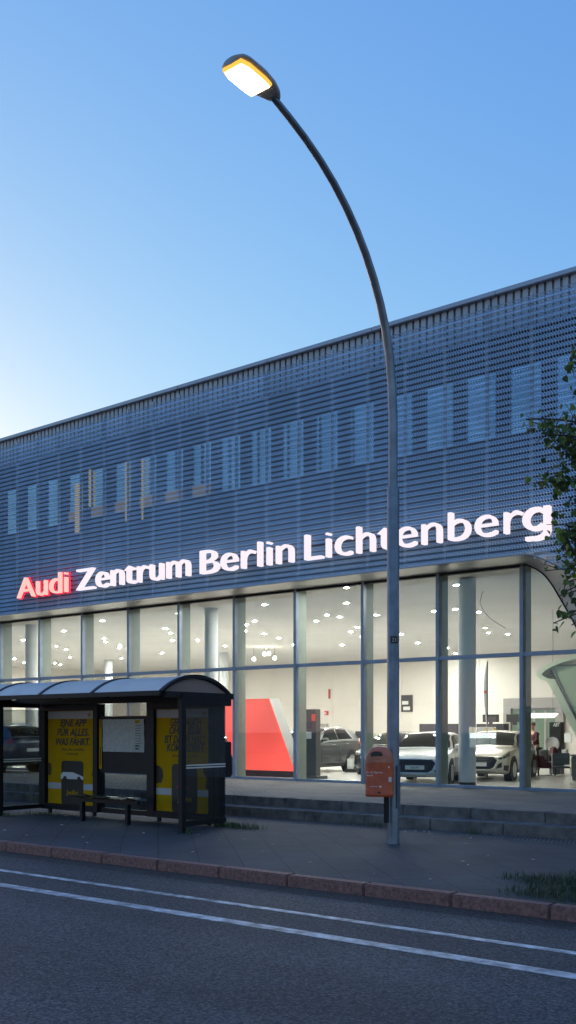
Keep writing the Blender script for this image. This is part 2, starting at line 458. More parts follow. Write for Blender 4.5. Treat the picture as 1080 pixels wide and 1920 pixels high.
# perforated corrugated screen (geometry) with hexagonal holes (material)
def screen_mat():
    m, nt, out = new_mat('perforated_aluminium')
    uv = node(nt, 'ShaderNodeUVMap'); sp = node(nt, 'ShaderNodeSeparateXYZ'); nt.links.new(uv.outputs[0], sp.inputs[0])
    v = sp.outputs[1]
    row = math_n(nt, 'FLOOR', v)
    odd = math_n(nt, 'MODULO', row, 2.0)
    uu = math_n(nt, 'ADD', sp.outputs[0], math_n(nt, 'MULTIPLY', odd, 0.5))
    du = math_n(nt, 'ABSOLUTE', math_n(nt, 'SUBTRACT', math_n(nt, 'FRACT', uu), 0.5))
    dv = math_n(nt, 'ABSOLUTE', math_n(nt, 'SUBTRACT', math_n(nt, 'FRACT', v), 0.5))
    # elongated hexagon
    e = math_n(nt, 'ADD', math_n(nt, 'MULTIPLY', du, 1.0), math_n(nt, 'MULTIPLY', dv, 0.55))
    h1 = math_n(nt, 'LESS_THAN', e, 0.41); h2 = math_n(nt, 'LESS_THAN', dv, 0.32)
    hole = math_n(nt, 'MULTIPLY', h1, h2)
    b = node(nt, 'ShaderNodeBsdfPrincipled', i_Roughness=0.45, i_Metallic=0.1)
    b.inputs['Base Color'].default_value = (0.52, 0.54, 0.55, 1)
    tc = node(nt, 'ShaderNodeTexCoord'); nz = node(nt, 'ShaderNodeTexNoise', i_Scale=0.4, i_Detail=3.0)
    nt.links.new(tc.outputs['Object'], nz.inputs['Vector'])
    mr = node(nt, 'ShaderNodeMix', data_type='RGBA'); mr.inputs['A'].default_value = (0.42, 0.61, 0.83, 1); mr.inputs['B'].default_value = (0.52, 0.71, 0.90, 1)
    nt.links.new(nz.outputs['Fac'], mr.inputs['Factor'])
    pid = math_n(nt, 'FLOOR', math_n(nt, 'MULTIPLY', sp.outputs[0], HS/1.12)); rid = math_n(nt, 'FLOOR', math_n(nt, 'DIVIDE', v, 40.0))
    cmb_ = node(nt, 'ShaderNodeCombineXYZ'); nt.links.new(pid, cmb_.inputs[0]); nt.links.new(rid, cmb_.inputs[1])
    wn_ = node(nt, 'ShaderNodeTexWhiteNoise', noise_dimensions='2D'); nt.links.new(cmb_.outputs[0], wn_.inputs['Vector'])
    stk = node(nt, 'ShaderNodeTexNoise', i_Scale=1.0, i_Detail=5.0); mps = node(nt, 'ShaderNodeMapping'); mps.inputs['Scale'].default_value = (2.2, 1, 0.12)
    nt.links.new(tc.outputs['Object'], mps.inputs['Vector']); nt.links.new(mps.outputs[0], stk.inputs['Vector'])
    kk2 = math_n(nt, 'ADD', math_n(nt, 'MULTIPLY_ADD', wn_.outputs['Value'], 0.16, 0.72), math_n(nt, 'MULTIPLY', stk.outputs['Fac'], 0.36))
    scv = node(nt, 'ShaderNodeVectorMath', operation='SCALE'); nt.links.new(mr.outputs['Result'], scv.inputs[0]); nt.links.new(kk2, scv.inputs['Scale'])
    nt.links.new(scv.outputs[0], b.inputs['Base Color'])
    tr = node(nt, 'ShaderNodeBsdfTransparent')
    mx = node(nt, 'ShaderNodeMixShader')
    nt.links.new(hole, mx.inputs[0]); nt.links.new(b.outputs[0], mx.inputs[1]); nt.links.new(tr.outputs[0], mx.inputs[2])
    nt.links.new(mx.outputs[0], out.inputs['Surface'])
    return m
CP = 0.123*K; HS = 0.058*K; CD = 0.060*K
M_screen = screen_mat()
# lower edge: level, then an arc that falls away over the entrance at the right
arc_out = [at_plane(px, py, YM) for px, py in ((985, 1037), (1003, 1042), (1020, 1049), (1050, 1064), (1080, 1082))]
arc_out = [(p.x, p.z) for p in arc_out]
xe, ze = arc_out[-1]
arc_out += [(xe+0.8, ze-0.75), (xe+1.5, ze-1.65), (xe+2.1, ze-2.8), (xe+2.5, plaza_z(YM))]
arc_in = [at_plane(px, py, YG-0.05) for px, py in ((985, 1058), (1003, 1065), (1020, 1076), (1035, 1095), (1050, 1120), (1078, 1170))]
arc_in = [(p.x, p.z) for p in arc_in]
xi, zi = arc_in[-1]
arc_in += [(xi+0.45, zi-0.9), (xi+0.9, zi-1.9), (xi+1.35, zi-3.0), (xi+1.7, ZF)]
def arc_at(arc, z):          # x of the arc at height z
    for (x0, z0), (x1, z1) in zip(arc, arc[1:]):
        if z1 <= z <= z0: return x0+(x1-x0)*(z0-z)/(z0-z1)
    return arc[0][0] if z > arc[0][1] else arc[-1][0]
ZS0 = arc_out[0][1]; ZS1 = ZR-0.36*K
vs, fs, uvs = [], [], []
nrow_down = int((ZS0-plaza_z(YM))/CP)
nrow_up = int((ZS1-ZS0)/CP)
for r in range(-nrow_down, nrow_up):
    za = ZS0+r*CP; zb = za+CP*0.54; zc = za+CP
    xa = XL if r >= 0 else arc_at(arc_out, za+CP*0.5)
    for (z0, y0, v0, z1, y1, v1) in ((za, YM, 0, zb, YM+CD, 2), (zb, YM+CD, 2, zc, YM, 3)):
        o = len(vs)
        vs += [(xa, y0, z0), (XR, y0, z0), (XR, y1, z1), (xa, y1, z1)]
        fs.append((o, o+1, o+2, o+3))
        vb = r*4+400
        uvs += [(xa/HS, vb+v0), (XR/HS, vb+v0), (XR/HS, vb+v1), (xa/HS, vb+v1)]
me = bpy.data.meshes.new('screen'); me.from_pydata(vs, [], fs)
ul = me.uv_layers.new(name='UVMap')
for i, l in enumerate(me.loops): ul.data[i].uv = uvs[l.vertex_index]
me.materials.append(M_screen); me.update()
scr = bpy.data.objects.new('screen', me); COL.objects.link(scr); scr.parent = bld; scr.location = (0, -YG, 0)
# posts that carry the screen
k = MB(); x = -1.12*math.floor(50/1.12)
while x < XR:
    k.box(x-0.03, x+0.03, YM+CD+0.02, YM+CD+0.09, ZS0+0.05, ZS1); x += 1.12
bp(k, 'screen_posts', M_parapet)
# lower edge trim
bp(MB().box(XL, arc_out[0][0], YM-0.012, YM+0.05, ZS0-0.03, ZS0-0.002), 'edge_trim', M_frame)
# soffit panels
M_soffit = pmat('soffit_panel', (0.68, 0.66, 0.62), 0.35, metal=0.15, var=0.06, scale=1.0)
k = MB(); x = MX0+PITCH*0.5
while x > XL:
    x2 = x-PITCH
    k.box(x2+0.005, x-0.005, YM+0.052, YG-0.13, ZS0-0.03, ZS0+0.02); x = x2
k.box(MX0+PITCH*0.5+0.005, arc_out[0][0], YM+0.052, YG-0.13, ZS0-0.03, ZS0+0.02) if arc_out[0][0] > MX0+PITCH*0.5+0.01 else None
bp(k, 'soffit', M_soffit)
bp(MB().box(XL, XR, YM+0.1, YG-0.02, ZC+0.02, ZC+0.30), 'soffit_slab', M_uwall)
# swept cladding over the entrance
def resample(arc, n):
    a = [Vector((p[0], p[1])) for p in arc]; d = [0]
    for p, q in zip(a, a[1:]): d.append(d[-1]+(q-p).length)
    res = []
    for i in range(n):
        t = d[-1]*i/(n-1)
        for j in range(len(a)-1):
            if t <= d[j+1]+1e-9:
                res.append(a[j].lerp(a[j+1], (t-d[j])/(d[j+1]-d[j]))); break
    return res
ao, ai = resample(arc_out, 40), resample(arc_in, 40)
ao[0].y = ZS0-0.03
k = MB(); vs = []
for p, q in zip(ao, ai):
    for j in range(7):
        t = j/6; vs.append((p.x+(q.x-p.x)*t, YM+0.02+(YG-0.07-YM)*t, p.y+(q.y-p.y)*t + 0.05*math.sin(PI*t)))
k.add(vs, [(i*7+j, i*7+j+1, (i+1)*7+j+1, (i+1)*7+j) for i in range(39) for j in range(6)])
bp(k, 'portal_cladding', M_soffit, smooth=True)
k = MB()
k.tube([(p.x, YM-0.005, p.y) for p in ao], 0.018, 6)
bp(k, 'portal_trim', M_frame)
k = MB().tube([(p.x, YG-0.07, p.y) for p in ai], 0.02, 6)
bp(k, 'portal_inner_trim', M_dark)

# glazing
mx = [MX0-i*PITCH for i in range(0, 18)]
ZB0 = ZF+0.02
m0 = f0 = None
for xm in mx:
    if m0 is None:
        m0 = MB().box(-0.045, 0.045, -0.12, 0.03, ZB0, ZC-0.06).build('mullion', M_frame, bld, bevel=0.004); o = m0
        f0 = MB().box(-0.04, 0.04, 0.032, 0.40, ZB0, ZC-0.002).build('fin', M_fin, m0)
    else:
        o = m0.copy(); COL.objects.link(o); f2 = f0.copy(); COL.objects.link(f2); f2.parent = o
    o.location = (xm, 0, 0)
XGR = arc_at(arc_in, ZT)-0.02
k = MB(); kh = MB()
for i in range(len(mx)-1):
    a, b = mx[i+1]+0.047, mx[i]-0.047
    k.box(a, b, YG-0.1, YG+0.02, ZT-0.05, ZT+0.05)
    kh.box(a, b, YG-0.11, YG+0.02, ZC-0.075, ZC-0.02)
k.box(MX0+0.047, XGR, YG-0.1, YG+0.02, ZT-0.05, ZT+0.05)
bp(k, 'transom', M_frame, bevel=0.004)
bp(kh, 'head_rail', M_dark)
k = MB()
for i in range(len(mx)-1):
    k.box(mx[i+1]+0.047, mx[i]-0.047, YG-0.1, YG+0.02, ZF+0.005, ZF+0.09)
k.box(MX0+0.047, arc_at(arc_in, ZF+0.09)-0.03, YG-0.1, YG+0.02, ZF+0.005, ZF+0.09)
bp(k, 'sill_rail', M_frame, bevel=0.004)
# panes: upper ones are split in two by a thin joint
half = (PITCH-0.094)/2
pu = MB().box(0.004, half-0.006, -0.035, -0.023, ZT+0.05, ZC-0.075).build('pane', M_glass, bld)
plo = MB().box(0.004, 2*half-0.004, -0.035, -0.023, ZF+0.09, ZT-0.05).build('pane', M_glass, bld)
first = True
for i in range(len(mx)-1):
    a = mx[i+1]+0.047
    for j in range(2):
        o = pu if (first and j == 0) else pu.copy()
        if o is not pu: COL.objects.link(o)
        o.location = (a+j*half+(0.002 if j else 0), 0, 0)
    o = plo if first else plo.copy()
    if o is not plo: COL.objects.link(o)
    o.location = (a, 0, 0); first = False
pts = [(MX0+0.05, ZT+0.05), (XGR, ZT+0.05)] + [(x-0.02, z-0.02) for x, z in reversed(arc_in) if z > ZT+0.1 and x > MX0+0.06]
bp(MB().prism(pts, 'y', YG-0.035, YG-0.023), 'pane', M_glass)
pts = [(MX0+0.05, ZF+0.09), (arc_at(arc_in, ZF+0.09)-0.03, ZF+0.09)] + [(x-0.02, z) for x, z in reversed(arc_in) if ZF+0.2 < z < ZT-0.06] + [(XGR, ZT-0.05), (MX0+0.05, ZT-0.05)]
bp(MB().prism(pts, 'y', YG-0.035, YG-0.023), 'pane', M_glass)
# columns
c0 = None
for px, Y in ((876, 19.45*K), (396, 19.9*K), (59, 19.6*K), (420, 31.7*K), (204, 31.7*K), (640, 31.7*K)):
    if px == 640: continue
    p = at_plane(px, 1200, Y)
    if c0 is None:
        c0 = MB().lathe([(0.23, ZF+0.1), (0.23, ZC-0.002)], 32).build('column', M_column, bld, smooth=True, auto=40); o = c0
        cb0 = MB().lathe([(0.235, ZF), (0.235, ZF+0.1)], 32).build('column_base', M_black, c0)
    else:
        o = c0.copy(); COL.objects.link(o); b2 = cb0.copy(); COL.objects.link(b2); b2.parent = o
    o.location = (p.x, p.y-YG, 0)

# downlights, each placed where the hall's ceiling carries one
M_led = emat('downlight_led', (1.0, 0.96, 0.91), 5800.0)
M_lens_dl = emat('downlight_lens', (1.0, 0.95, 0.88), 4.0)
DL = [(120,1182.5),(43.7,1200),(106,1211.7),(124,1217.5),(92,1221.7),(131,1231.7),(103,1243),(113,1246),(44.6,1242),(19,1236),(28,1234.6),(192,1163),(195,1196.7),(197.5,1203),(224,1209.6),(224,1214),(239.6,1216),(227,1234.6),(201,1240.4),(172.5,1227),(335,1149),(311,1178),(319.6,1186.7),(324,1200),(370,1200),(304,1224.6),(334,1225),(334.6,1232),(421.7,1210.8),(440,1230),(495.7,1133),(478,1164),(462,1171),(460,1182.7),(495,1187.7),(523,1196),(551,1208),(650,1101),(650.7,1130),(613,1152.7),(636.7,1156),(593,1164),(669,1176),(657.7,1184),(679.7,1193),(641.7,1209),(681,1221),(705,1152.7),(752,1188.7),(856.5,1096.5),(814,1145.6),(854,1141.8),(897.7,1147),(910,1177),(915.4,1186),(952,1188.8),(784,1204.8),(819.6,1207.6),(839.5,1214.6),(853.6,1224.6)]
d0 = None; npl = []
for px, py in DL:
    p = at_level(px, py, ZC)
    if p.y > YB-0.4: continue
    if d0 is None:
        d0 = MB().lathe([(0.0, -0.016), (0.045, -0.016), (0.05, -0.013)], 16, mi=2).lathe([(0.0, -0.012), (0.105, -0.012), (0.108, -0.004)], 20, mi=0).lathe([(0.109, -0.002), (0.112, -0.02), (0.135, -0.016), (0.138, -0.001)], 20, mi=1).build('downlight', [M_lens_dl, M_white, M_led])
        o = d0
    else:
        o = d0.copy(); COL.objects.link(o)
    o.location = (p.x, p.y, ZC)
    tag(o, 'round lit downlight recessed in the pale showroom ceiling', 'ceiling light', 'downlights in the showroom ceiling')
    npl.append((p.x, p.y))

# ------------------------------------------------------------------ sign
YS = YM-0.22
sign = empty('illuminated_sign', (at_plane(33, 1122, YS).x, YS, 1.6+3.72*K), 0, 'illuminated lettering sign, red first word and white others, on the metal screen', 'sign')
M_lw = emat('sign_white_face', (1.0, 0.90, 0.97), 1.0)
M_lr = emat('sign_red_face', (1.0, 0.58, 0.52), 1.05)
M_lrs = emat('sign_red_return', (1.0, 0.02, 0.05), 1.6)
M_lside = pmat('sign_return', (0.03, 0.03, 0.05), 0.5)
words = [('Audi', 34, 127, 1123, 1112), ('Zentrum', 145, 355, 1108, 1086), ('Berlin', 377, 549, 1081, 1060), ('Lichtenberg', 573, 1028, 1054, 1003)]
zbase = 1.6+3.72*K + 0.055
for wd, pa, pb, ya, yb in words:
    x0 = at_plane(pa, ya, YS).x; x1 = at_plane(pb, yb, YS).x
    za = at_plane(pa, ya, YS).z; zb = at_plane(pb, yb, YS).z
    OFF = -0.011
    full = text_mesh(wd, OFF); a, b = xmin(full), xmax(full); kx = (x1-x0)/(b-a); kz = 0.575*K/0.682
    for i, ch in enumerate(wd):
        adv = advance(wd[:i])
        me = text_mesh(ch, OFF, 0.0)
        if ch == 'g':      # one-storey g: ring, stem and open hook
            me = bpy.data.meshes.new('letter'); gk = MB()
            def ring(cx, cy_, ro, ri, a0, a1, n, close):
                vs = []
                for q_ in range(n+1):
                    an = a0+(a1-a0)*q_/n
                    vs += [(cx+ro[0]*math.cos(an), cy_+ro[1]*math.sin(an), 0), (cx+ri[0]*math.cos(an), cy_+ri[1]*math.sin(an), 0)]
                gk.add(vs, [(2*q_, 2*q_+1, 2*q_+3, 2*q_+2) for q_ in range(n)])
            ring(.215, .225, (.215, .236), (.122, .150), R(40), R(320), 30, False)
            gk.add([(.345, .46, 0), (.440, .46, 0), (.440, -.03, 0), (.345, -.03, 0)], [(0, 1, 2, 3)])
            gk.add([(.30, .372, 0), (.324, .372, 0), (.324, .078, 0), (.30, .078, 0), (.255, .10, 0), (.255, .35, 0)], [(0, 1, 2, 3, 4, 5)]) if False else None
            ring(.215, -.03, (.225, .178), (.130, .095), R(0), R(-112), 14, False)
            gk.add([(.05, -.196, 0), (.1307, -.195, 0), (.1663, -.1181, 0), (.05, -.120, 0)], [(0, 1, 2, 3)])
            me.from_pydata(gk.v, [], gk.f)
        def lift(y):       # taller small letters, as in the sign's wide face
            if ch.isupper(): return y
            return y*1.12 if y < 0.449 else 0.503+(y-0.449)*0.80
        bm = bmesh.new(); bm.from_mesh(me)
        bmesh.ops.remove_doubles(bm, verts=bm.verts, dist=1e-5)
        for v in bm.verts:
            v.co = Vector((x0+(v.co.x+adv-a)*kx-sign.location.x, 0, lift(v.co.y)*kz))
        for f in bm.faces: f.material_index = 0
        ext = bmesh.ops.extrude_face_region(bm, geom=list(bm.faces))
        front = set(f for f in ext['geom'] if isinstance(f, bmesh.types.BMFace))
        for v in [g for g in ext['geom'] if isinstance(g, bmesh.types.BMVert)]: v.co.y -= 0.17
        for f in bm.faces: f.material_index = 0 if f in front else 1
        bmesh.ops.recalc_face_normals(bm, faces=bm.faces)
        bm.to_mesh(me); bm.free()
        me.materials.clear()
        for m in ((M_lr, M_lrs) if wd == 'Audi' else (M_lw, M_lside)): me.materials.append(m)
        o = bpy.data.objects.new('letter', me); COL.objects.link(o); o.parent = sign
        zz = za + (zb-za)*((x0+(adv-a)*kx)-x0)/(x1-x0)
        zl = zbase
        o.location = (0, 0.10, zl-sign.location.z)
        me.name = 'letter'
        if wd == 'Audi':
            me2 = text_mesh(ch, OFF+0.021)
            bm = bmesh.new(); bm.from_mesh(me2)
            bmesh.ops.remove_doubles(bm, verts=bm.verts, dist=1e-5)
            for v in bm.verts: v.co = Vector((x0+(v.co.x+adv-a)*kx-sign.location.x, -0.05, lift(v.co.y)*kz))
            ext = bmesh.ops.extrude_face_region(bm, geom=list(bm.faces))
            for v in [g for g in ext['geom'] if isinstance(g, bmesh.types.BMVert)]: v.co.y += 0.06
            bmesh.ops.recalc_face_normals(bm, faces=bm.faces)
            bm.to_mesh(me2); bm.free(); me2.materials.clear(); me2.materials.append(M_lrs); me2.name = 'glow_rim'
            o2 = bpy.data.objects.new('glow_rim', me2); COL.objects.link(o2); o2.parent = o
k = MB()
for xx0, xx1 in ((33, 130), (142, 355), (377, 549), (573, 1028)):
    a = at_plane(xx0, 1100, YS).x-sign.location.x; b = at_plane(xx1, 1050, YS).x-sign.location.x
    for zz in (0.12, 0.38): k.box(a+0.05, b-0.05, 0.115, 0.16, zz*K-0.02, zz*K+0.02)
k.build('mounting_rail', M_lside, sign)

# ------------------------------------------------------------------ street lamp
LX = at_level(737, 1582, 0.0).x; LY = at_level(737, 1582, 0.0).y
def lamp_pt(px, py):      # point of the arm, which reaches over the road in the plane x = LX
    u = (px-540)/F
    # solve depth so that world x == LX
    Z = LX/((px-540)/F*C_ - S_)
    p = at_depth(px, py, Z); return Vector((0, p.y-LY, p.z))
lamp = empty('street_lamp', (LX, LY, 0), 0, 'tall dark street lamp with a curved arm and glowing orange-white head', 'street lamp')
arm_px = [(730, 660), (725, 620), (715, 560), (705, 520), (690, 478), (673, 430), (655, 388), (630, 338), (600, 290), (575, 254), (545, 216), (510, 180)]
pts = [lamp_pt(*p) for p in arm_px]
pts[0] = Vector((0, -0.03, pts[0].z))
MB().tube([(0, 0, 0.0), (0, 0, 0.05), (0, 0, 4.95), (0, 0, 5.0)], [0.092, 0.088, 0.084, 0.078], 20).build('pole', M_galv, lamp, smooth=True, auto=40)
for it in range(3):
    pts = [pts[0]]+[(pts[i-1]+pts[i]*2+pts[i+1])/4 for i in range(1, len(pts)-1)]+[pts[-1]]
top = [Vector((0, 0, 5.0)), Vector((0, 0, 6.0)), Vector((0, -0.004, 6.5)), Vector((0, -0.02, 6.85))]+pts[1:]
for it in range(4):
    top = top[:2]+[(top[i-1]+top[i]*2+top[i+1])/4 for i in range(2, len(top)-1)]+[top[-1]]
n = len(top)
MB().tube(top, [0.066-0.026*(i/(n-1)) for i in range(n)], 16).build('arm', M_galv, lamp, smooth=True, auto=60)
tip = pts[-1]
MB().box(0.065, 0.092, -0.05, 0.05, 0.5, 1.1).tube([(0.06, 0, .75), (.095, 0, .75)], 0.012, 8).build('access_door', M_galv, lamp, bevel=0.004)
k = MB().lathe([(0.098, 0.0), (0.098, 0.015)], 20); k.build('base_collar', M_galv, lamp)
stz = H+(HOR-1200)/F*13.4
d = (Vector((0, 0, 0))-Vector((LX, LY, 0))).normalized(); ang = math.atan2(d.y, d.x)+0.15
Mst = Matrix.Rotation(ang+PI/2, 4, 'Z')
st = MB().box(-0.05, 0.05, -0.0895, -0.083, stz-0.05, stz+0.05, 0, Mst).build('number_plate', M_black, lamp)
text_line('plate_mark', '23', M_paper, -0.03, 0.03, stz-0.025, -0.092, 0.05, st, M=Mst)
# head
hd_len = 0.84; hz = tip.z
def head_sec(t):   # half width, top height, bottom
    wv = np.interp(t, [0, 0.08, 0.25, 0.5, 0.85, 0.96, 1.0], [0.05, 0.10, 0.15, 0.185, 0.19, 0.165, 0.10])
    h = np.interp(t, [0, 0.1, 0.3, 0.6, 0.9, 1.0], [0.05, 0.09, 0.11, 0.10, 0.07, 0.03])
    return wv, h
k = MB(); vs = []; NS = 24; NR = 16
for i in range(NS):
    t = i/(NS-1); wv, h = head_sec(t)
    for j in range(NR):
        a = 2*PI*j/NR
        zz = math.sin(a); zz = zz*h if zz > 0 else zz*0.045
        vs.append((math.cos(a)*wv, tip.y+0.10-t*hd_len, hz+0.02+zz))
fs = [(i*NR+j, i*NR+(j+1) % NR, (i+1)*NR+(j+1) % NR, (i+1)*NR+j) for i in range(NS-1) for j in range(NR)]
fs += [tuple(range(NR))[::-1], tuple((NS-1)*NR+j for j in range(NR))]
k.add(vs, fs)
head = k.build('lamp_head', pmat('lamp_head_grey', (0.33, 0.33, 0.33), 0.5), lamp, smooth=True, auto=50)
M_bulb = emat('sodium_lamp', (1.0, 0.66, 0.26), 520.0); M_blens = emat('lamp_lens_glow', (1.0, 0.88, 0.62), 3.5)
yl0, yl1 = tip.y-0.22, tip.y-0.70
def lens_poly(w_, e_):
    return [(-w_*.9, yl0+e_), (w_*.9, yl0+e_), (w_, yl0-0.1), (w_, yl1+0.1), (w_*.8, yl1-e_), (-w_*.8, yl1-e_), (-w_, yl1+0.1), (-w_, yl0-0.1)]
MB().prism(lens_poly(0.174, 0.03), 'z', hz-0.052, hz-0.01).build('lamp_bowl', emat('bowl_glow', (1.0, 0.52, 0.08), 1.3), lamp, bevel=0.012)
lens = MB().prism(lens_poly(0.155, 0.012), 'z', hz-0.070, hz-0.0525).build('lamp_lens', M_blens, lamp, bevel=0.008)
MB().box(-0.07, 0.07, (yl0+yl1)/2-0.11, (yl0+yl1)/2+0.11, hz-0.076, hz-0.0705).build('lamp_core', M_bulb, lamp)

# ------------------------------------------------------------------ litter bin on the lamp post
M_or = pmat('orange_plastic', (0.42, 0.062, 0.016), 0.42, var=0.3, scale=7, bump=0.05)
M_or2 = pmat('faded_orange_plastic', (0.42, 0.14, 0.08), 0.5, var=0.35, scale=9)
bw = 0.385; bdp = 0.30
bx, by = LX-0.20, LY-0.26
pb = at_depth(712, 1440, 13.15)
bz0 = H-(1493-HOR)/F*13.15; bz1 = H-(1400-HOR)/F*13.15
binang = TH-R(8)
binr = empty('litter_bin', (pb.x, pb.y, bz0), binang, 'orange plastic litter bin with a dark oval opening strapped to the lamp post', 'litter bin')
HB = bz1-bz0; zs = HB*0.68
def bin_ring(z, f=1.0, g=1.0):
    pts = []
    for j in range(32):
        a = 2*PI*j/32; c, s = math.cos(a), math.sin(a)
        e = 2/5.0
        pts.append((math.copysign(abs(c)**e, c)*bw/2*f, math.copysign(abs(s)**e, s)*bdp/2*g, z))
    return pts
def ring_mesh(rings, cap0=True, cap1=True):
    k = MB(); n = len(rings[0]); vs = [p for r in rings for p in r]
    fs = [(i*n+j, i*n+(j+1) % n, (i+1)*n+(j+1) % n, (i+1)*n+j) for i in range(len(rings)-1) for j in range(n)]
    if cap0: fs.append(tuple(range(n))[::-1])
    if cap1: fs.append(tuple((len(rings)-1)*n+j for j in range(n)))
    return k.add(vs, fs)
ring_mesh([bin_ring(0, .96, .95), bin_ring(0.015, 1, 1), bin_ring(0.03, 1.015, 1.02), bin_ring(0.04, 1.0, 1.0), bin_ring(zs, 1.0, 1.0)]).build('body', M_or, binr, smooth=True, auto=40)
rr = []
for i in range(9):
    t = i/8; a = t*PI/2
    rr.append(bin_ring(zs+0.002+(HB-zs)*math.sin(a), 0.14+0.86*math.cos(a)**0.85 if a < 1.57 else 0.14, 0.25+0.75*math.cos(a)**0.8 if a < 1.57 else .25))
dome = ring_mesh(rr).build('dome', M_or2, binr, smooth=True, auto=60)
# opening, rim, lettering, stickers
oz = zs+(HB-zs)*0.50
k = MB(); k.lathe([(0.0, -0.004), (0.085, -0.004), (0.085, 0.07)], 28, axis='y')
for i, v in enumerate(k.v): k.v[i] = (v[0]-0.035, v[1]-bdp*0.5+0.012, v[2]*0.52+oz)
k.build('opening', M_black, binr)
k = MB().tube([(-0.035+0.088*math.cos(2*PI*i/28), -bdp*0.5+0.006, oz+0.052*math.sin(2*PI*i/28)) for i in range(29)], 0.007, 6); k.build('opening_rim', M_or2, binr)
M_bw = pmat('pale_print', (0.62, 0.5, 0.5), 0.5)
text_line('lettering', 'Für die Zigarette', M_bw, -0.175, 0.045, HB*0.475, -bdp/2-0.003, 0.026, binr, offset=0.01)
text_line('lettering', 'danach', M_bw, -0.175, -0.085, HB*0.415, -bdp/2-0.003, 0.026, binr, offset=0.01)
MB().box(-0.13, -0.02, -bdp/2-0.003, -bdp/2-0.001, HB*0.205, HB*0.212).box(0.0, 0.03, -bdp/2-0.003, -bdp/2-0.001, HB*.19, HB*.225).build('emblem', M_bw, binr)
MB().box(0.125, 0.165, -bdp/2-0.003, -bdp/2-0.001, HB*0.30, HB*0.40).box(0.12, 0.14, -bdp/2-0.003, -bdp/2-0.001, HB*0.58, HB*0.61).build('sticker', M_bw, binr)
MB().box(-0.02, 0.02, -bdp/2-0.006, -bdp/2-0.001, 0.05, 0.075).build('lock', M_black, binr)
# strap and bracket
k = MB().box(0.05, 0.12, bdp/2-0.01, bdp/2+0.06, -0.38, HB*0.7)
k.build('bracket', M_dark, binr, bevel=0.004)

# ------------------------------------------------------------------ bus shelter
SX0, SX1 = -15.98, -10.365
YF, YR_ = 10.45, 12.05
sh = empty('bus_shelter', (-12.9, 11.3, 0), 0, 'dark bus shelter with an arched translucent roof and poster cases', 'bus shelter')
SO = Vector((-12.9, 11.3, 0))
def sp(mb, name, mats, parent=None, **kw):
    o = mb.build(name, mats, parent or sh, **kw)
    if parent is None: o.location = -SO
    return o
ZE, ZA = 2.185, 2.455
def roof_z(y):
    t = (y-YF)/(YR_-YF); rr_ = ((YR_-YF)/2)**2
    hh = ZA-ZE; Rr = (rr_+hh*hh)/(2*hh)
    d = y-(YF+YR_)/2
    return ZE+math.sqrt(Rr*Rr-d*d)-(Rr-hh)
NY = 20
ys = [YF+(YR_-YF)*i/NY for i in range(NY+1)]
def translucent_mat(name, c, f):
    m, nt, out = new_mat(name)
    b_ = node(nt, 'ShaderNodeBsdfPrincipled', i_Roughness=0.4); tl = node(nt, 'ShaderNodeBsdfTranslucent'); ms = node(nt, 'ShaderNodeMixShader'); ms.inputs[0].default_value = f
    tc = node(nt, 'ShaderNodeTexCoord'); nz = node(nt, 'ShaderNodeTexNoise', i_Scale=2.5, i_Detail=6.0)
    nt.links.new(tc.outputs['Object'], nz.inputs['Vector'])
    mx_ = node(nt, 'ShaderNodeMix', data_type='RGBA'); mx_.inputs['A'].default_value = rgba([q*.75 for q in c]); mx_.inputs['B'].default_value = rgba([min(1, q*1.1) for q in c])
    nt.links.new(nz.outputs['Fac'], mx_.inputs['Factor'])
    nt.links.new(mx_.outputs['Result'], b_.inputs['Base Color']); nt.links.new(mx_.outputs['Result'], tl.inputs['Color'])
    nt.links.new(b_.outputs[0], ms.inputs[1]); nt.links.new(tl.outputs[0], ms.inputs[2]); nt.links.new(ms.outputs[0], out.inputs['Surface'])
    return m
M_roof = translucent_mat('roof_sheet', (0.64, 0.62, 0.59), 0.10)
k = MB()
poly = [(y, roof_z(y)) for y in ys]+[(y, roof_z(y)-0.012) for y in reversed(ys)]
ribs = [-10.40, -11.97, -13.30, -14.63, -15.94]
for a, b in zip(ribs, ribs[1:]):
    k.prism(poly, 'x', b+0.03, a-0.03)
rf = sp(k, 'roof', M_roof)
for i, rx in enumerate(ribs):
    kk = MB(); hw = 0.035
    p2 = [(y, roof_z(y)+0.018) for y in ys]+[(y, roof_z(y)-0.04) for y in reversed(ys)]
    kk.prism(p2, 'x', rx-hw, rx+hw)
    sp(kk, 'rib', M_dark)
sp(MB().box(SX0, SX1, YF-0.05, YF+0.035, ZE-0.065, ZE+0.012), 'fascia', M_dark, bevel=0.008)
sp(MB().box(SX0, SX1, YR_-0.035, YR_+0.05, ZE-0.065, ZE+0.012), 'fascia', M_dark, bevel=0.008)
# end panels of the arch
M_tymp = translucent_mat('tympanum_sheet', (0.55, 0.46, 0.42), 0.6)
p3 = [(YF+0.05, ZE+0.005), (YR_-0.05, ZE+0.005)]+[(y, roof_z(y)-0.055) for y in reversed(ys[3:-3])]
sp(MB().prism(p3, 'x', -10.43, -10.41), 'end_panel', M_tymp)
sp(MB().box(-10.36, -10.27, YF+0.04, YR_-0.04, ZE-0.09, ZE+0.0), 'end_beam', M_dark)
sp(MB().box(-15.95, -15.87, YF+0.04, YR_-0.04, ZE-0.09, ZE+0.0), 'end_beam', M_dark)
sp(MB().box(-15.86, -10.37, 11.80, 12.0, ZE-0.11, ZE-0.005), 'rear_beam', M_dark)
for px_, yy in ((-10.30, 10.82), (-15.03, 10.92)):
    sp(MB().box(px_-0.045, px_+0.045, yy-0.045, yy+0.045, 0, ZE-0.02), 'post', M_dark, bevel=0.006)
sp(MB().box(-10.36, -10.27, 10.78, 11.95, ZE-0.20, ZE-0.092), 'side_beam', M_dark)
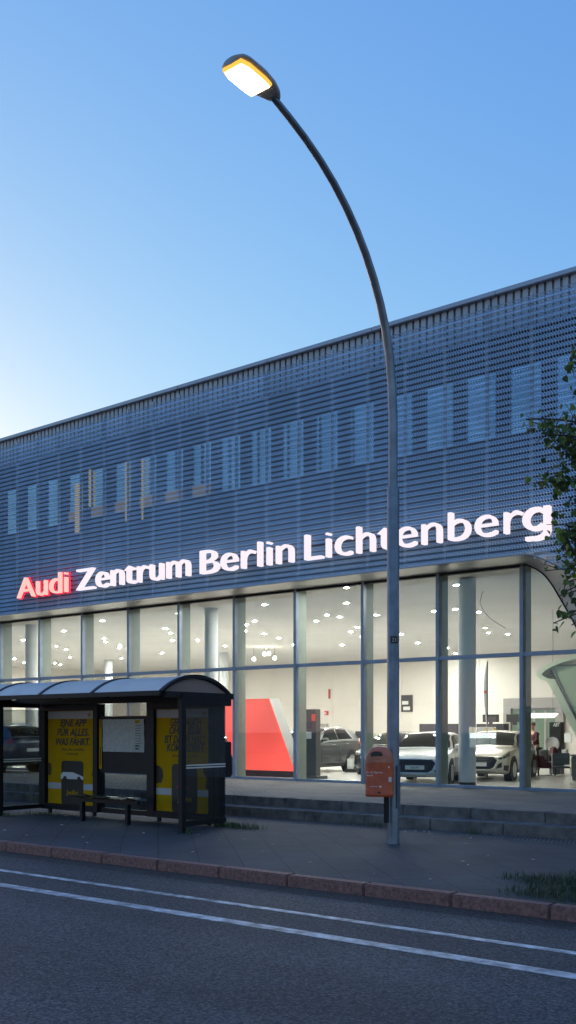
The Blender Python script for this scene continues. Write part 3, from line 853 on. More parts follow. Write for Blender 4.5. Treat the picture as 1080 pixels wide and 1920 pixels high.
sp(MB().box(-15.08, -14.99, YF+0.04, 11.80, ZE-0.17, ZE-0.092), 'side_beam', M_dark)
# poster cases
def case(x0, x1):
    o = sp(MB().box(x0, x1, 11.93, 12.06, 0.08, ZE-0.115), 'poster_case', M_dark, bevel=0.006)
    f = MB(); y0, y1 = 11.86, 11.928; t = 0.12
    f.box(x0, x0+t+0.06, y0, y1, 0.08, ZE-0.115); f.box(x1-t, x1, y0, y1, 0.08, ZE-0.115)
    f.box(x0+t+0.06, x1-t, y0, y1, 0.08, 0.19); f.box(x0+t+0.06, x1-t, y0, y1, 1.955, ZE-0.115)
    f.build('frame', M_dark, o, bevel=0.004)
    l = MB()
    for xx in (x0+0.2, x1-0.2): l.box(xx-0.03, xx+0.03, 11.95, 12.0, 0, 0.08)
    l.build('foot', M_dark, o)
case(-15.10, -13.43); case(-12.15, -10.58)
# corner uprights of the right end
sp(MB().box(-10.575, -10.45, 11.86, 12.0, 0, ZE-0.115), 'rear_post', M_dark, bevel=0.006)
# small control box on the rear post
sp(MB().box(-10.44, -10.32, 11.86, 12.02, 0.82, 1.40), 'control_box', M_dark, bevel=0.012)
# side glazing with white bands
M_band = pmat('glass_band_film', (0.55, 0.55, 0.52), 0.6)
def side_glass(x, y0, y1):
    g = sp(MB().box(x-0.005, x+0.005, y0, y1, 0.17, ZE-0.21), 'side_glass', M_sglass)
    MB().box(x-0.008, x+0.008, y0+0.005, y1-0.005, 0.99, 1.012).box(x-0.008, x+0.008, y0+0.005, y1-0.005, 1.03, 1.052).build('band', M_band, g)
    sp(MB().box(x-0.025, x+0.025, y0, y1, 0.09, 0.168), 'bottom_rail', M_dark, bevel=0.004)
side_glass(-10.32, 10.868, 11.855); side_glass(-15.03, 10.968, 11.925)
# middle bay: glass with map
sp(MB().box(-13.425, -12.155, 11.95, 11.96, 0.17, ZE-0.116), 'rear_glass', M_sglass)
sp(MB().box(-13.425, -12.155, 11.92, 11.99, 0.08, 0.168), 'bottom_rail', M_dark, bevel=0.004)
zt = lambda py: H-(py-HOR)/F*16.75
mp_ = sp(MB().box(-13.40, -12.18, 11.90, 11.948, zt(1452), zt(1342)), 'notice_board', M_dark, bevel=0.006)
# the map is a thing of its own: wrinkled paper
M_map = pmat('map_print', (0.42, 0.44, 0.43), 0.55, var=0.22, scale=14, detail=8)
mapo = empty('route_map', (-12.8, 11.893, zt(1380)), 0, 'large wrinkled pale route map with a narrow legend, pinned in the bus shelter', 'map')
x0m, x1m = -13.31-(-12.8), -12.24-(-12.8); z0m, z1m = zt(1411)-zt(1380), zt(1348)-zt(1380)
k = MB(); vs = []; NX, NZ = 30, 18
for i in range(NX+1):
    for j in range(NZ+1):
        u, v = i/NX, j/NZ
        sag = 0.0
        d1 = abs((v-0.62)-(u-0.35)*0.45) if u > 0.35 else abs((v-0.62)+(u-0.35)*0.9)
        y = -0.012*math.exp(-(d1/0.06)**2)-0.006*math.sin(u*9+v*5)*math.sin(v*7)
        vs.append((x0m+(x1m-x0m)*u, y, z0m+(z1m-z0m)*v))
k.add(vs, [(i*(NZ+1)+j, (i+1)*(NZ+1)+j, (i+1)*(NZ+1)+j+1, i*(NZ+1)+j+1) for i in range(NX) for j in range(NZ)])
k.build('sheet', M_map, mapo, smooth=True)
k = MB()
for i in range(9):
    zz = z1m-0.12-i*0.045
    k.box(x1m-0.20, x1m-0.06, -0.022, -0.020, zz, zz+0.008)
for i in range(2): k.box(x1m-0.20, x1m-0.12, -0.022, -0.020, z0m+0.05+i*0.05, z0m+0.075+i*0.05)
k.build('legend', M_ink, mapo)
MB().box(x1m-0.21, x1m-0.09, -0.023, -0.020, z1m-0.07, z1m-0.02).build('title_patch', M_yellow, mapo)
ystrip = empty('timetable_strip', (-13.365, 11.89, zt(1397)), 0, 'narrow vertical yellow stop sign strip beside the route map', 'sign')
MB().box(-0.035, 0.035, -0.006, 0.003, zt(1445)-zt(1397), zt(1348)-zt(1397)).build('board', M_yellow, ystrip)
k = MB()
for i in range(3): k.box(-0.015, 0.015, -0.010, -0.0075, 0.32+i*0.04, 0.345+i*0.04)
k.box(-0.01, 0.01, -0.010, -0.0075, -0.38, -0.05)
k.build('lettering', M_ink, ystrip)
# posters
def poster(x0, x1, lines, label):
    z0, z1 = 0.19, 1.955; wdt = x1-x0
    root = empty('advertising_poster', (x0, 11.925, z0), 0, label, 'poster')
    HP = z1-z0
    MB().box(0, wdt, 0, 0.002, 0, HP).build('sheet', M_yellow, root)
    for bx0, bx1, bz0_, bz1_ in ((0, wdt, HP-0.15, HP-0.01), (0, wdt*.29, HP*.16, HP*.225), (wdt*.77, wdt, HP*.16, HP*.225)):
        MB().box(bx0, bx1, -0.004, -0.001, bz0_, bz1_).build('white_band', M_paper, root)
    # heart-shaped emblem
    hp = []
    for i in range(24):
        t = 2*PI*i/24
        hp.append((wdt*0.89+0.045*(math.sin(t)**3), HP-0.085+0.004*(13*math.cos(t)-5*math.cos(2*t)-2*math.cos(3*t)-math.cos(4*t))*0.75))
    MB().prism(hp, 'y', -0.0075, -0.005).build('heart_emblem', M_yellow, root)
    for s, zz, a, b_ in lines:
        text_line('lettering', s, M_ink, wdt*a, wdt*b_, HP*zz, -0.005, 0.125, root, offset=0.030, shear=0.22)
    # phone
    def rr(cx, cz, w_, h_, r_):
        o = []
        for (sx, sz, a0) in ((1, 1, 0), (-1, 1, 90), (-1, -1, 180), (1, -1, 270)):
            for q in range(5):
                a = R(a0+q*22.5); o.append((cx+sx*(w_/2-r_)+r_*math.cos(a), cz+sz*(h_/2-r_)+r_*math.sin(a)))
        return o
    MB().prism(rr(wdt*0.53, HP*0.23, wdt*0.46, HP*0.47, 0.07), 'y', -0.008, -0.0055).build('phone_picture', M_ink, root)
    text_line('lettering', 'Jelbi', M_yellow, wdt*0.40, wdt*0.66, HP*0.105, -0.0105, 0.085, root, offset=0.01)
    return root, wdt, HP
gx = 0.0
p1, wd1, HP1 = poster(-14.90, -13.56, [('EINE APP', .835, .27, .83), ('FÜR ALLES,', .735, .20, .88), ('WAS FÄHRT.', .635, .17, .90)], 'yellow poster reading EINE APP FÜR ALLES with a white car on a phone')
M_pcar = pmat('printed_white', (0.6, 0.6, 0.6), 0.6)
k = MB()
cz = HP1*0.27
k.prism([(wd1*.29, cz), (wd1*.29, cz+.08), (wd1*.34, cz+.13), (wd1*.55, cz+.13), (wd1*.72, cz+.07), (wd1*.77, cz+.05), (wd1*.77, cz)], 'y', -0.0115, -0.0085)
k.build('car_picture', M_pcar, p1)
MB().lathe([(0, -.0145), (.055, -.0145), (.055, -.012)], 16, (wd1*.38, 0, cz), 'y').lathe([(0, -.0145), (.055, -.0145), (.055, -.012)], 16, (wd1*.68, 0, cz), 'y').build('wheel_picture', M_ink, p1)
for rt, wq, hq in ((p1, wd1, HP1),):
    k = MB(); k.prism([(0, hq*.30), (0.09, hq*.31), (.11, hq*.38), (.09, hq*.43), (0, hq*.44)], 'y', -0.006, -0.0035)
    k.prism([(wq, hq*.31), (wq-.08, hq*.32), (wq-.05, hq*.40), (wq, hq*.41)], 'y', -0.006, -0.0035)
    k.build('side_picture', pmat('brown_print', (0.10, 0.05, 0.01), 0.6), rt)
p2, wd2, HP2 = poster(-11.97, -10.70, [('GEHT AUCH', .835, .27, .84), ('OHNE JELBI.', .755, .25, .84), ('IST DANN HALT', .67, .16, .93), ('KOMPLIZIERT.', .59, .20, .90)], 'yellow poster reading GEHT AUCH OHNE JELBI with a dark helmet picture')
k = MB(); k2 = MB(); k.prism([(0.0, HP2*.27), (0.13, HP2*.28), (.17, HP2*.34), (.15, HP2*.41), (.08, HP2*.44), (0.0, HP2*.45)], 'y', -0.006, -0.0035)
k2.prism([(wd2, HP2*.21), (wd2-.12, HP2*.25), (wd2-.09, HP2*.33), (wd2-.17, HP2*.40), (wd2-.14, HP2*.45), (wd2, HP2*.46)], 'y', -0.006, -0.0035)
k.build('side_picture', pmat('dark_brown_print', (0.045, 0.02, 0.01), 0.6), p2); k2.build('side_picture', pmat('dark_brown_print', (0.045, 0.02, 0.01), 0.6), p2)
MB().prism([(wd2*.38, HP2*.235), (wd2*.62, HP2*.235), (wd2*.60, HP2*.25), (wd2*.40, HP2*.255)], 'y', -0.0115, -0.0085).build('red_picture', pmat('red_print', (0.35, 0.02, 0.02), 0.6), p2)
for rt, wq, hq, t1, t2 in ((p1, wd1, HP1, 'Auto, Bus und Bike', 'in einer App'), (p2, wd2, HP2, 'Auto, Bus und Bike', 'in einer App')):
    text_line('small_lettering', t1, M_ink, wq*.30, wq*.78, hq*(.575 if rt is p1 else .535), -0.005, 0.045, rt, shear=0.2)
    text_line('small_lettering', t2, M_ink, wq*.41, wq*.65, hq*(.53 if rt is p1 else .49), -0.005, 0.045, rt, shear=0.2)
# bench
bn = empty('bench', (-12.45, 11.2, 0), 0, 'low metal bench of three dark seats on two posts inside the shelter', 'bench')
s0 = None
M_seat = pmat('seat_metal', (0.05, 0.055, 0.065), 0.35, metal=0.5)
for i in range(3):
    if s0 is None:
        k = MB(); vs = []; 
        for a in range(9):
            for b in range(7):
                u, v = a/8-.5, b/6-.5
                vs.append((u*0.46, v*0.36, 0.445+0.05*(abs(u)*2)**4*0.4 - 0.012*(1-(2*v)**2)))
        k.add(vs, [(a*7+b, (a+1)*7+b, (a+1)*7+b+1, a*7+b+1) for a in range(8) for b in range(6)])
        n0 = len(k.v); k.add([(x, y, z-0.012) for x, y, z in vs], [(a*7+b, a*7+b+1, (a+1)*7+b+1, (a+1)*7+b) for a in range(8) for b in range(6)])
        s0 = k.build('seat', M_seat, bn); o = s0
    else:
        o = s0.copy(); COL.objects.link(o)
    o.location = (-0.5+i*0.5, 0, 0)
MB().box(-0.78, 0.80, -0.03, 0.03, 0.34, 0.41).build('beam', M_dark, bn, bevel=0.005)
for sx in (-0.5, -0.0, 0.5): pass
MB().box(-0.64, -0.57, -0.04, 0.04, 0, 0.34).build('leg', M_dark, bn, bevel=0.005)
MB().box(0.50, 0.57, -0.04, 0.04, 0, 0.34).build('leg', M_dark, bn, bevel=0.005)
k = MB()
for sx in (-0.5, 0, 0.5):
    k.box(sx-0.2, sx-0.17, -0.02, 0.02, 0.41, 0.43); k.box(sx+0.17, sx+0.2, -0.02, 0.02, 0.41, 0.43)
k.build('bracket', M_dark, bn)

# ------------------------------------------------------------------ cars
def pchip(x, y):
    x = np.array(x, float); y = np.array(y, float); h = np.diff(x); d = np.diff(y)/h
    m = np.zeros_like(y); m[0], m[-1] = d[0], d[-1]
    for i in range(1, len(y)-1):
        m[i] = 0 if d[i-1]*d[i] <= 0 else 2*d[i-1]*d[i]/(d[i-1]+d[i])
    def f(t):
        t = min(max(t, x[0]), x[-1]); i = min(int(np.searchsorted(x, t, 'right'))-1, len(h)-1)
        s = (t-x[i])/h[i]
        return float((1+2*s)*(1-s)**2*y[i]+s*(1-s)**2*h[i]*m[i]+s*s*(3-2*s)*y[i+1]+s*s*(s-1)*h[i]*m[i+1])
    return f
def make_car(label, paint, pos, head, L=4.05, Wd=1.76, Ht=1.43, wr=0.32, wb=2.58, plate=None, suv=False, facing='front', group='cars on show', trim=None, zfloor=ZF):
    """pos: world point of the car's middle; head: world angle of its nose"""
    g = empty('car', (pos[0], pos[1], zfloor), head, label, 'car', group)
    hw = Wd/2; kz = Ht/1.43
    st = [0, .015, .05, .12, .22, .30, .5, .7, .86, .95, .985, 1]
    fw = pchip(st, [.70*hw/.88*1.0, .80*hw/.88, .845*hw/.88, hw*.985, hw, hw, hw, hw, hw*.985, hw*.94, hw*.88, hw*.78])
    fl = pchip(st, [.30, .25, .21, .20, .20, .20, .20, .20, .22, .27, .33, .42])
    ft = pchip(st, [.70*kz, .76*kz, .82*kz, .88*kz, .94*kz, .97*kz, .98*kz, 1.0*kz, 1.02*kz, 1.01*kz, .98*kz, .90*kz])
    ss = [0, .06, .2, .32, .5, .68, .82, .9, 1.0]
    py_ = pchip(ss, [0, .86, .97, .995, 1.0, .985, .93, .80, 0])
    def pz(s, zl, zt_):
        return float(np.interp(s, ss, [0, 0, .10, .25, .55, .80, .95, .985, 1.0]))*(zt_-zl)+zl + (0.025 if s > .9 else 0)*(s-.9)/.1
    X = lambda t: L/2-t*L
    def B(t, s, sd=1):
        return Vector((X(t), sd*py_(s)*fw(t), pz(s, fl(t), ft(t))))
    ts = [0, .004, .015, .03, .05, .08, .12, .17, .22, .26, .30, .36, .43, .5, .57, .64, .7, .76, .82, .86, .9, .94, .965, .985, .996, 1]
    sv = [0, .03, .06, .1, .15, .2, .26, .32, .4, .5, .6, .68, .75, .82, .86, .9, .95, 1.0]
    k = MB(); n = 2*len(sv)-2
    for t in ts:
        ring = [B(t, s, 1) for s in sv]+[B(t, s, -1) for s in reversed(sv[1:-1])]
        k.v += [tuple(v) for v in ring]
    for i in range(len(ts)-1):
        for j in range(n): k.f.append([i*n+j, i*n+(j+1) % n, (i+1)*n+(j+1) % n, (i+1)*n+j]); k.m.append(0)
    k.f.append(list(range(n))[::-1]); k.m.append(0); k.f.append([(len(ts)-1)*n+j for j in range(n)]); k.m.append(0)
    body = k.build('body', paint, g, smooth=True, auto=38)
    # greenhouse
    zb = lambda t: ft(t)-0.03
    fr = pchip([.25, .30, .36, .43, .50, .62, .76, .86, .92, .975], [.965*kz, 1.07*kz, 1.20*kz, 1.32*kz, 1.395*kz, 1.43*kz, 1.415*kz, 1.36*kz, 1.25*kz, 1.02*kz])
    fwr = pchip([.25, .36, .5, .7, .86, .975], [.72*hw/.88, .66*hw/.88, .62*hw/.88, .62*hw/.88, .60*hw/.88, .66*hw/.88])
    fwb = pchip([.25, .36, .5, .7, .86, .975], [.76*hw/.88, .82*hw/.88, .845*hw/.88, .845*hw/.88, .82*hw/.88, .72*hw/.88])
    def G(t, s, sd=1):
        zt_, zbt = fr(t), zb(t); zt_ = max(zt_, zbt+0.004)
        wr_, wbt = fwr(t), fwb(t)
        a = np.interp(s, [0, .5, .6, .72, 1], [0, .90, .96, .985, 1.0])
        y = np.interp(s, [0, .5, .6, .72, 1], [wbt, wr_+.02, wr_-.03, wr_-.12, 0])
        fac = min(1, (zt_-zbt)/0.3); y = np.interp(s, [0, .5, .6, .72, 1], [wbt, wbt+(wr_+.02-wbt)*fac, wbt+(wr_-.03-wbt)*fac, (wbt+(wr_-.12-wbt)*fac), 0])
        return Vector((X(t), sd*float(y), float(a)*(zt_-zbt)+zbt + 0.02*max(0, s-.72)/.28))
    tg = [.25+.725*i/34 for i in range(35)]; sg = [0, .1, .2, .3, .4, .5, .55, .6, .66, .72, .82, .91, 1.0]
    k = MB(); n = 2*len(sg)-1
    for t in tg:
        ring = [G(t, s, 1) for s in sg]+[G(t, s, -1) for s in reversed(sg[:-1])]
        k.v += [tuple(v) for v in ring]
    for i in range(len(tg)-1):
        for j in range(n-1): k.f.append([i*n+j, i*n+j+1, (i+1)*n+j+1, (i+1)*n+j]); k.m.append(0)
    k.build('roof', paint, g, smooth=True, auto=50)
    def patch(fn, name, mat, t0, t1, s0, s1, off=0.006, sides=(1, -1), nt_=10, ns=6, skew=None, both=False, parent=g):
        kk = MB()
        for sd in sides:
            vs = []
            for i in range(nt_+1):
                for j in range(ns+1):
                    v_ = j/ns
                    a0 = t0[0]+(t0[1]-t0[0])*v_ if isinstance(t0, tuple) else t0
                    a1 = t1[0]+(t1[1]-t1[0])*v_ if isinstance(t1, tuple) else t1
                    t = a0+(a1-a0)*i/nt_
                    s_0 = s0[0]+(s0[1]-s0[0])*i/nt_ if isinstance(s0, tuple) else s0
                    s_1 = s1[0]+(s1[1]-s1[0])*i/nt_ if isinstance(s1, tuple) else s1
                    s = s_0+(s_1-s_0)*v_
                    p = fn(t, s, sd); e = 1e-3
                    du = fn(min(t+e, .999), s, sd)-fn(t-e if t > e else t, s, sd); dv = fn(t, min(s+e, 1), sd)-fn(t, max(s-e, 0), sd)
                    nn = du.cross(dv)
                    if nn.length > 1e-12: nn.normalize()
                    c = Vector((0, 0, 0.6)); 
                    if nn.dot(p-Vector((p.x*0.8, 0, .6))) < 0: nn = -nn
                    vs.append(p+nn*off)
            kk.add(vs, [(i*(ns+1)+j, (i+1)*(ns+1)+j, (i+1)*(ns+1)+j+1, i*(ns+1)+j+1) for i in range(nt_) for j in range(ns)])
        return kk.build(name, mat, parent, smooth=True)
    # glass
    kk = MB(); vs = []; NT = 12; SG = [.50, .56, .62, .70, .8, .9, 1.0]
    for i in range(NT+1):
        t = .268+(.475-.268)*i/NT
        r_ = [G(t, s, 1) for s in SG]+[G(t, s, -1) for s in reversed(SG[:-1])]
        vs += [v+Vector((0.007, 0, 0.008)) for v in r_]
    m_ = 2*len(SG)-1
    kk.add(vs, [(i*m_+j, i*m_+j+1, (i+1)*m_+j+1, (i+1)*m_+j) for i in range(NT) for j in range(m_-1)])
    kk.build('windscreen', M_cglass, g, smooth=True)
    kk = MB(); vs = []
    for i in range(NT+1):
        t = .865+(.965-.865)*i/NT
        r_ = [G(t, s, 1) for s in SG]+[G(t, s, -1) for s in reversed(SG[:-1])]
        vs += [v+Vector((-0.008, 0, 0.006)) for v in r_]
    kk.add(vs, [(i*m_+j, i*m_+j+1, (i+1)*m_+j+1, (i+1)*m_+j) for i in range(NT) for j in range(m_-1)])
    kk.build('rear_window', M_cglass, g, smooth=True)
    for sd in (1, -1):
        patch(G, 'side_window', M_cglass, (.345, .455), .60, .08, .46, sides=(sd,), nt_=8)
        patch(G, 'side_window', M_cglass, .612, (.83, .77), .08, .46, sides=(sd,), nt_=8)
    # sills and arches
    M_clad = trim or M_black
    for sd in (1, -1):
        patch(B, 'sill', M_clad, .26, .74, .05, .24, 0.005, (sd,))
        for xa in (wb/2+0.02, wb/2+0.02-wb):
            kk = MB(); tt = (L/2-xa)/L; yo = fw(tt)
            kk.lathe([(wr+.075, yo-.22), (wr+.075, yo+.002), (wr+.055, yo+.008), (0.0, yo-0.02)], 28, (xa, 0, wr), 'y')
            if sd < 0: kk.v = [(x, -y, z) for x, y, z in kk.v]
            kk.build('wheel_arch', M_black, g)
    # wheels
    for xa in (wb/2+0.02, wb/2+0.02-wb):
        for sd in (1, -1):
            tt = (L/2-xa)/L; yo = fw(tt)
            kk = MB().lathe([(wr*.62, yo-.19), (wr*.9, yo-.2), (wr, yo-.17), (wr, yo-.02), (wr*.94, yo+.012), (wr*.70, yo+.014), (wr*.66, yo-.03)], 28, (0, 0, 0), 'y')
            if sd < 0: kk.v = [(x, -y, z) for x, y, z in kk.v]
            wh = kk.build('wheel', M_rubber, g, smooth=True, auto=40); wh.location = (xa, 0, wr)
            kk = MB()
            kk.lathe([(wr*.69, yo+.010), (wr*.69, yo+.016), (wr*.64, yo+.016), (wr*.64, yo+.0)], 28, (0, 0, 0), 'y')
            for q in range(5):
                for dq in (-.16, .16):
                    Mr = Matrix.Rotation(2*PI*q/5+dq, 4, 'Y')
                    kk.box(0.03, wr*.66, yo-.02, yo+.014, -.014, .014, 0, Mr)
            kk.lathe([(.055, yo-.02), (.055, yo+.018), (.03, yo+.022)], 16, (0, 0, 0), 'y')
            if sd < 0: kk.v = [(x, -y, z) for x, y, z in kk.v]
            kk.build('rim', M_rim, wh)
    # front
    zt0 = ft(0)
    gw = .50*hw/.88; xf = L/2
    gp = [(-gw*.92, .70*kz), (gw*.92, .70*kz), (gw*1.15, .60*kz), (gw*.95, .40*kz), (gw*.72, .34*kz), (-gw*.72, .34*kz), (-gw*.95, .40*kz), (-gw*1.15, .60*kz)]
    gr = MB().prism(gp, 'x', xf-.05, xf+.012).build('grille', pmat('grille_dark', (0.02, 0.025, 0.04), 0.3, metal=0.5), g, bevel=0.006)
    kk = MB()
    for r_ in range(6):
        for c_ in range(-7, 8):
            zz = .66*kz-r_*.047; yy = c_*.062+(.031 if r_ % 2 else 0)
            if abs(yy) < gw*(1.05-.06*r_)-.06: kk.box(xf+.012, xf+.017, yy-.013, yy+.013, zz-.008, zz+.008)
    kk.build('grille_mesh', M_chrome, gr)
    fr_ = MB(); m8 = len(gp)
    for i in range(m8):
        a_, b_ = gp[i], gp[(i+1) % m8]
        fr_.tube([(xf+.008, a_[0], a_[1]), (xf+.008, b_[0], b_[1])], .013, 6)
    fr_.build('grille_frame', M_chrome if not suv else M_alu, gr)
    for sd in (1, -1):
        patch(B, 'headlight', M_lens, (.004, .010), (.075, .12), .70, .845, 0.006, (sd,), 8, 5)
        patch(B, 'light_strip', M_chrome, (.006, .012), (.07, .11), .80, .835, 0.010, (sd,), 8, 2)
        patch(B, 'lower_intake', M_black, .006, .05, .22, .42, 0.006, (sd,), 6, 4)
        patch(B, 'tail_light', M_tail, .93, .99, .66, .86, 0.006, (sd,), 6, 4)
        kk = MB()
        v0 = G(.37, .05, sd)
        ell = []
        for i in range(8):
            for j in range(12):
                th = PI*(i+.5)/8-PI/2; ph = 2*PI*j/12
                ell.append((v0.x-.0+.075*math.cos(th)*math.cos(ph), v0.y+sd*.13+.12*math.sin(th), v0.z+.075+.065*math.cos(th)*math.sin(ph)))
        fs_ = [(i*12+j, i*12+(j+1) % 12, (i+1)*12+(j+1) % 12, (i+1)*12+j) for i in range(7) for j in range(12)]+[tuple(range(12)), tuple(84+j for j in range(12))]
        kk.add(ell, fs_)
        kk.tube([v0, (v0.x, v0.y+sd*.08, v0.z+.04)], .02, 6)
        kk.build('mirror', paint, g, smooth=True)
        for tt in (.52, .73):
            v0 = B(tt, .74, sd)
            MB().tube([(v0.x+.09, v0.y+sd*.01, v0.z), (v0.x+.07, v0.y+sd*.03, v0.z), (v0.x-.07, v0.y+sd*.03, v0.z), (v0.x-.09, v0.y+sd*.01, v0.z)], .012, 6).build('door_handle', M_chrome, g)
        kk = MB()
        for tt in (.335, .60):
            kk.tube([B(tt, s, sd)*1.0 for s in (.22, .32, .45, .6, .74, .84)], .006, 4)
        kk.build('door_seam', M_black, g)
    for sd in (1, -1):
        ip = [(sd*gw*1.20, .50*kz), (sd*hw*.79, .55*kz), (sd*hw*.79, .40*kz), (sd*gw*1.02, .36*kz)]
        MB().prism(ip, 'x', xf-.03, xf+.006).build('corner_intake', M_black, g)
        lp = [(sd*gw*1.16, .675*kz), (sd*hw*.80, .71*kz), (sd*hw*.80, .63*kz), (sd*gw*1.24, .625*kz)]
        lh = MB().prism(lp, 'x', xf-.03, xf+.005).build('headlight', M_lens, g)
        MB().tube([(xf+.007, sd*gw*1.18, .67*kz), (xf+.007, sd*hw*.80, .70*kz)], .008, 6).build('light_strip', M_chrome, lh)
    MB().box(xf+.004, xf+.03, -.62*hw, .62*hw, .30, .335).build('front_skirt', M_alu, g, bevel=0.004)
    pp = MB().box(xf+.016, xf+.03, -.26, .26, .43*kz, .43*kz+.11).build('number_plate', M_plate, g, bevel=0.003)
    if plate:
        Mx = Matrix.Translation((xf+.034, 0, 0)) @ Matrix.Rotation(PI/2, 4, 'Z')
        text_line('plate_text', plate, M_ink, -.11, .11, .43*kz+.025, 0, .06, pp, offset=.01, M=Mx)
    MB().box(-xf-.012, -xf+.004, -.26, .26, .62*kz, .62*kz+.11).build('rear_plate', M_plate, g)
    kk = MB()
    for sd in (1, -1):
        kk.tube([G(.50, .66, sd)+Vector((0, 0, .03)), G(.6, .66, sd)+Vector((0, 0, .045)), G(.72, .66, sd)+Vector((0, 0, .045)), G(.82, .66, sd)+Vector((0, 0, .02))], .014, 6)
    if suv: kk.build('roof_rails', M_chrome, g)
    return g
def car_paint(name, c, metal=0.4):
    return pmat(name, c, 0.28, metal=metal, coat=1.0)
def ang_of(a):       # heading a: degrees from 'towards the camera', turning to the left of the picture
    d = C2W(-math.sin(R(a)), -math.cos(R(a))); return math.atan2(d.y, d.x)
def place(ref_px, Z, a, fx, fy):   # centre of a car whose local point (fx, fy) stands at photo column ref_px, distance Z
    h = ang_of(a); p = C2W((ref_px-540)/F*Z, Z)
    return (p.x-(fx*math.cos(h)-fy*math.sin(h)), p.y-(fx*math.sin(h)+fy*math.cos(h))), h
P_white = car_paint('white_car_paint', (0.74, 0.74, 0.72), 0.0)
P_silver = car_paint('beige_silver_paint', (0.50, 0.47, 0.41), 0.5)
P_grey = car_paint('graphite_grey_paint', (0.105, 0.11, 0.11), 0.5)
P_black = car_paint('black_car_paint', (0.012, 0.014, 0.018), 0.2)
P_purple = car_paint('dark_violet_paint', (0.02, 0.012, 0.03), 0.3)
P_blue = car_paint('dark_blue_paint', (0.014, 0.03, 0.065), 0.3)
pos, h = place(842, 26.2, 19, 1.31, 0.80)
make_car('white hatchback facing the window with a white front plate, right of the lamp post', P_white, pos, h, 4.05, 1.76, 1.43, 0.325, plate='Audi A1')
pos, h = place(960, 28.2, 27, 1.31, 0.82)
make_car('beige silver hatchback with chunky wheels parked behind the round column', P_silver, pos, h, 4.05, 1.78, 1.46, 0.33)
pos, h = place(657, 34.6, 34, -1.33, 0.85)
make_car('graphite grey estate-style SUV parked behind the dark information pillar', P_grey, pos, h, 4.45, 1.85, 1.60, 0.36, 2.68, suv=True)
pos, h = place(711, 31.6, 25, 1.95, 0.0)
make_car('black low car half hidden behind the orange bin', P_black, pos, h, 4.3, 1.8, 1.42, 0.33, 2.62)
pw = C2W((419-540)/F*31.9, 31.9)
make_car('dark violet car with bright rims, half hidden behind the bus shelter', P_purple, (pw.x-1.31, pw.y+0.80), 0.0, 4.3, 1.8, 1.46, 0.34, 2.62)
make_car('dark blue SUV standing outside on the plaza left of the bus shelter', P_blue, (-26.0-2.2, 20.2), PI, 4.4, 1.84, 1.62, 0.36, 2.68, suv=True, group='cars parked outside', zfloor=plaza_z(20.2))

# ------------------------------------------------------------------ showroom fittings
def thing_at(name, p, z, rz, label, cat, group=None): return empty(name, (p.x, p.y, z), rz, label, cat, group)
# red light box: leaning parallelogram
YP = 20.0*K
def pp_(px, py): v = at_plane(px, py, YP); return (v.x, v.z)
a, b, c, d = pp_(404, 1311), pp_(505, 1311), pp_(553, 1446), pp_(443, 1443)
zt_ = (a[1]+b[1])/2; zb_ = (c[1]+d[1])/2
rl = empty('red_light_box', (a[0], YP, ZF), 0, 'glowing red slanted light box standing just inside the glass', 'display')
ox, oz = a[0], ZF
q = [(a[0]-ox, zt_-oz), (b[0]-ox, zt_-oz), (c[0]-ox, zb_-oz), (d[0]-ox, zb_-oz)]
def red_mat():
    m, nt, out = new_mat('red_lit_acrylic')
    b_ = node(nt, 'ShaderNodeBsdfPrincipled', i_Roughness=0.3); b_.inputs['Base Color'].default_value = (0.6, 0.03, 0.03, 1)
    b_.inputs['Emission Color'].default_value = (1.0, 0.085, 0.06, 1); b_.inputs['Emission Strength'].default_value = 0.85/EV
    tc = node(nt, 'ShaderNodeTexCoord'); nz = node(nt, 'ShaderNodeTexNoise', i_Scale=0.55, i_Detail=1.0); nt.links.new(tc.outputs['Object'], nz.inputs['Vector'])
    es = node(nt, 'ShaderNodeMapRange', i_From_Min=0.3, i_From_Max=0.7, i_To_Min=0.72/EV, i_To_Max=1.15/EV); nt.links.new(nz.outputs['Fac'], es.inputs['Value']); nt.links.new(es.outputs[0], b_.inputs['Emission Strength'])
    b_.inputs['Emission Color'].default_value = (1.0, 0.11, 0.08, 1)
    nt.links.new(b_.outputs[0], out.inputs['Surface']); return m
MB().prism(q, 'y', -0.012, 0.0).build('face', red_mat(), rl)
q2 = [(x, z) for x, z in q]
MB().prism(q2, 'y', 0.002, 0.5).build('casing', pmat('light_box_side', (0.26, 0.26, 0.25), 0.5), rl)
MB().box(q[3][0]+0.0, q[2][0], 0.0, 0.5, 0.0, q[2][1]-0.004).build('plinth', pmat('dark_plinth', (0.05, 0.012, 0.02), 0.3), rl)
# dark information pillar
v = at_plane(583, 1460, 23.7); zz = lambda py: at_plane(583, py, 23.7).z
t = empty('information_pillar', (v.x, v.y, ZF), 0.12, 'dark information pillar with green and red squares and a white notice', 'display')
M_tot = pmat('dark_grey_lacquer', (0.05, 0.055, 0.055), 0.4)
hp_ = zz(1330)-ZF
MB().box(-0.33, 0.25, -0.15, 0.15, 0.10, hp_).build('body', M_tot, t, bevel=0.01)
MB().box(-0.40, 0.42, -0.35, 0.3, 0, 0.098).build('base', M_tot, t, bevel=0.01)
def tsq(name, x0, x1, pa, pb, m): MB().box(x0, x1, -0.160, -0.152, zz(pb)-ZF, zz(pa)-ZF).build(name, m, t)
tsq('green_square', -0.30, -0.10, 1338, 1350, emat('green_screen', (0.05, 0.75, 0.12), 0.9))
tsq('red_square', 0.11, 0.24, 1339, 1352, emat('red_screen', (0.9, 0.08, 0.06), 0.7))
tsq('screen', -0.14, 0.12, 1354, 1366, pmat('screen_blue', (0.02, 0.03, 0.05), 0.2))
tsq('notice', -0.22, 0.10, 1372, 1385, M_plate)
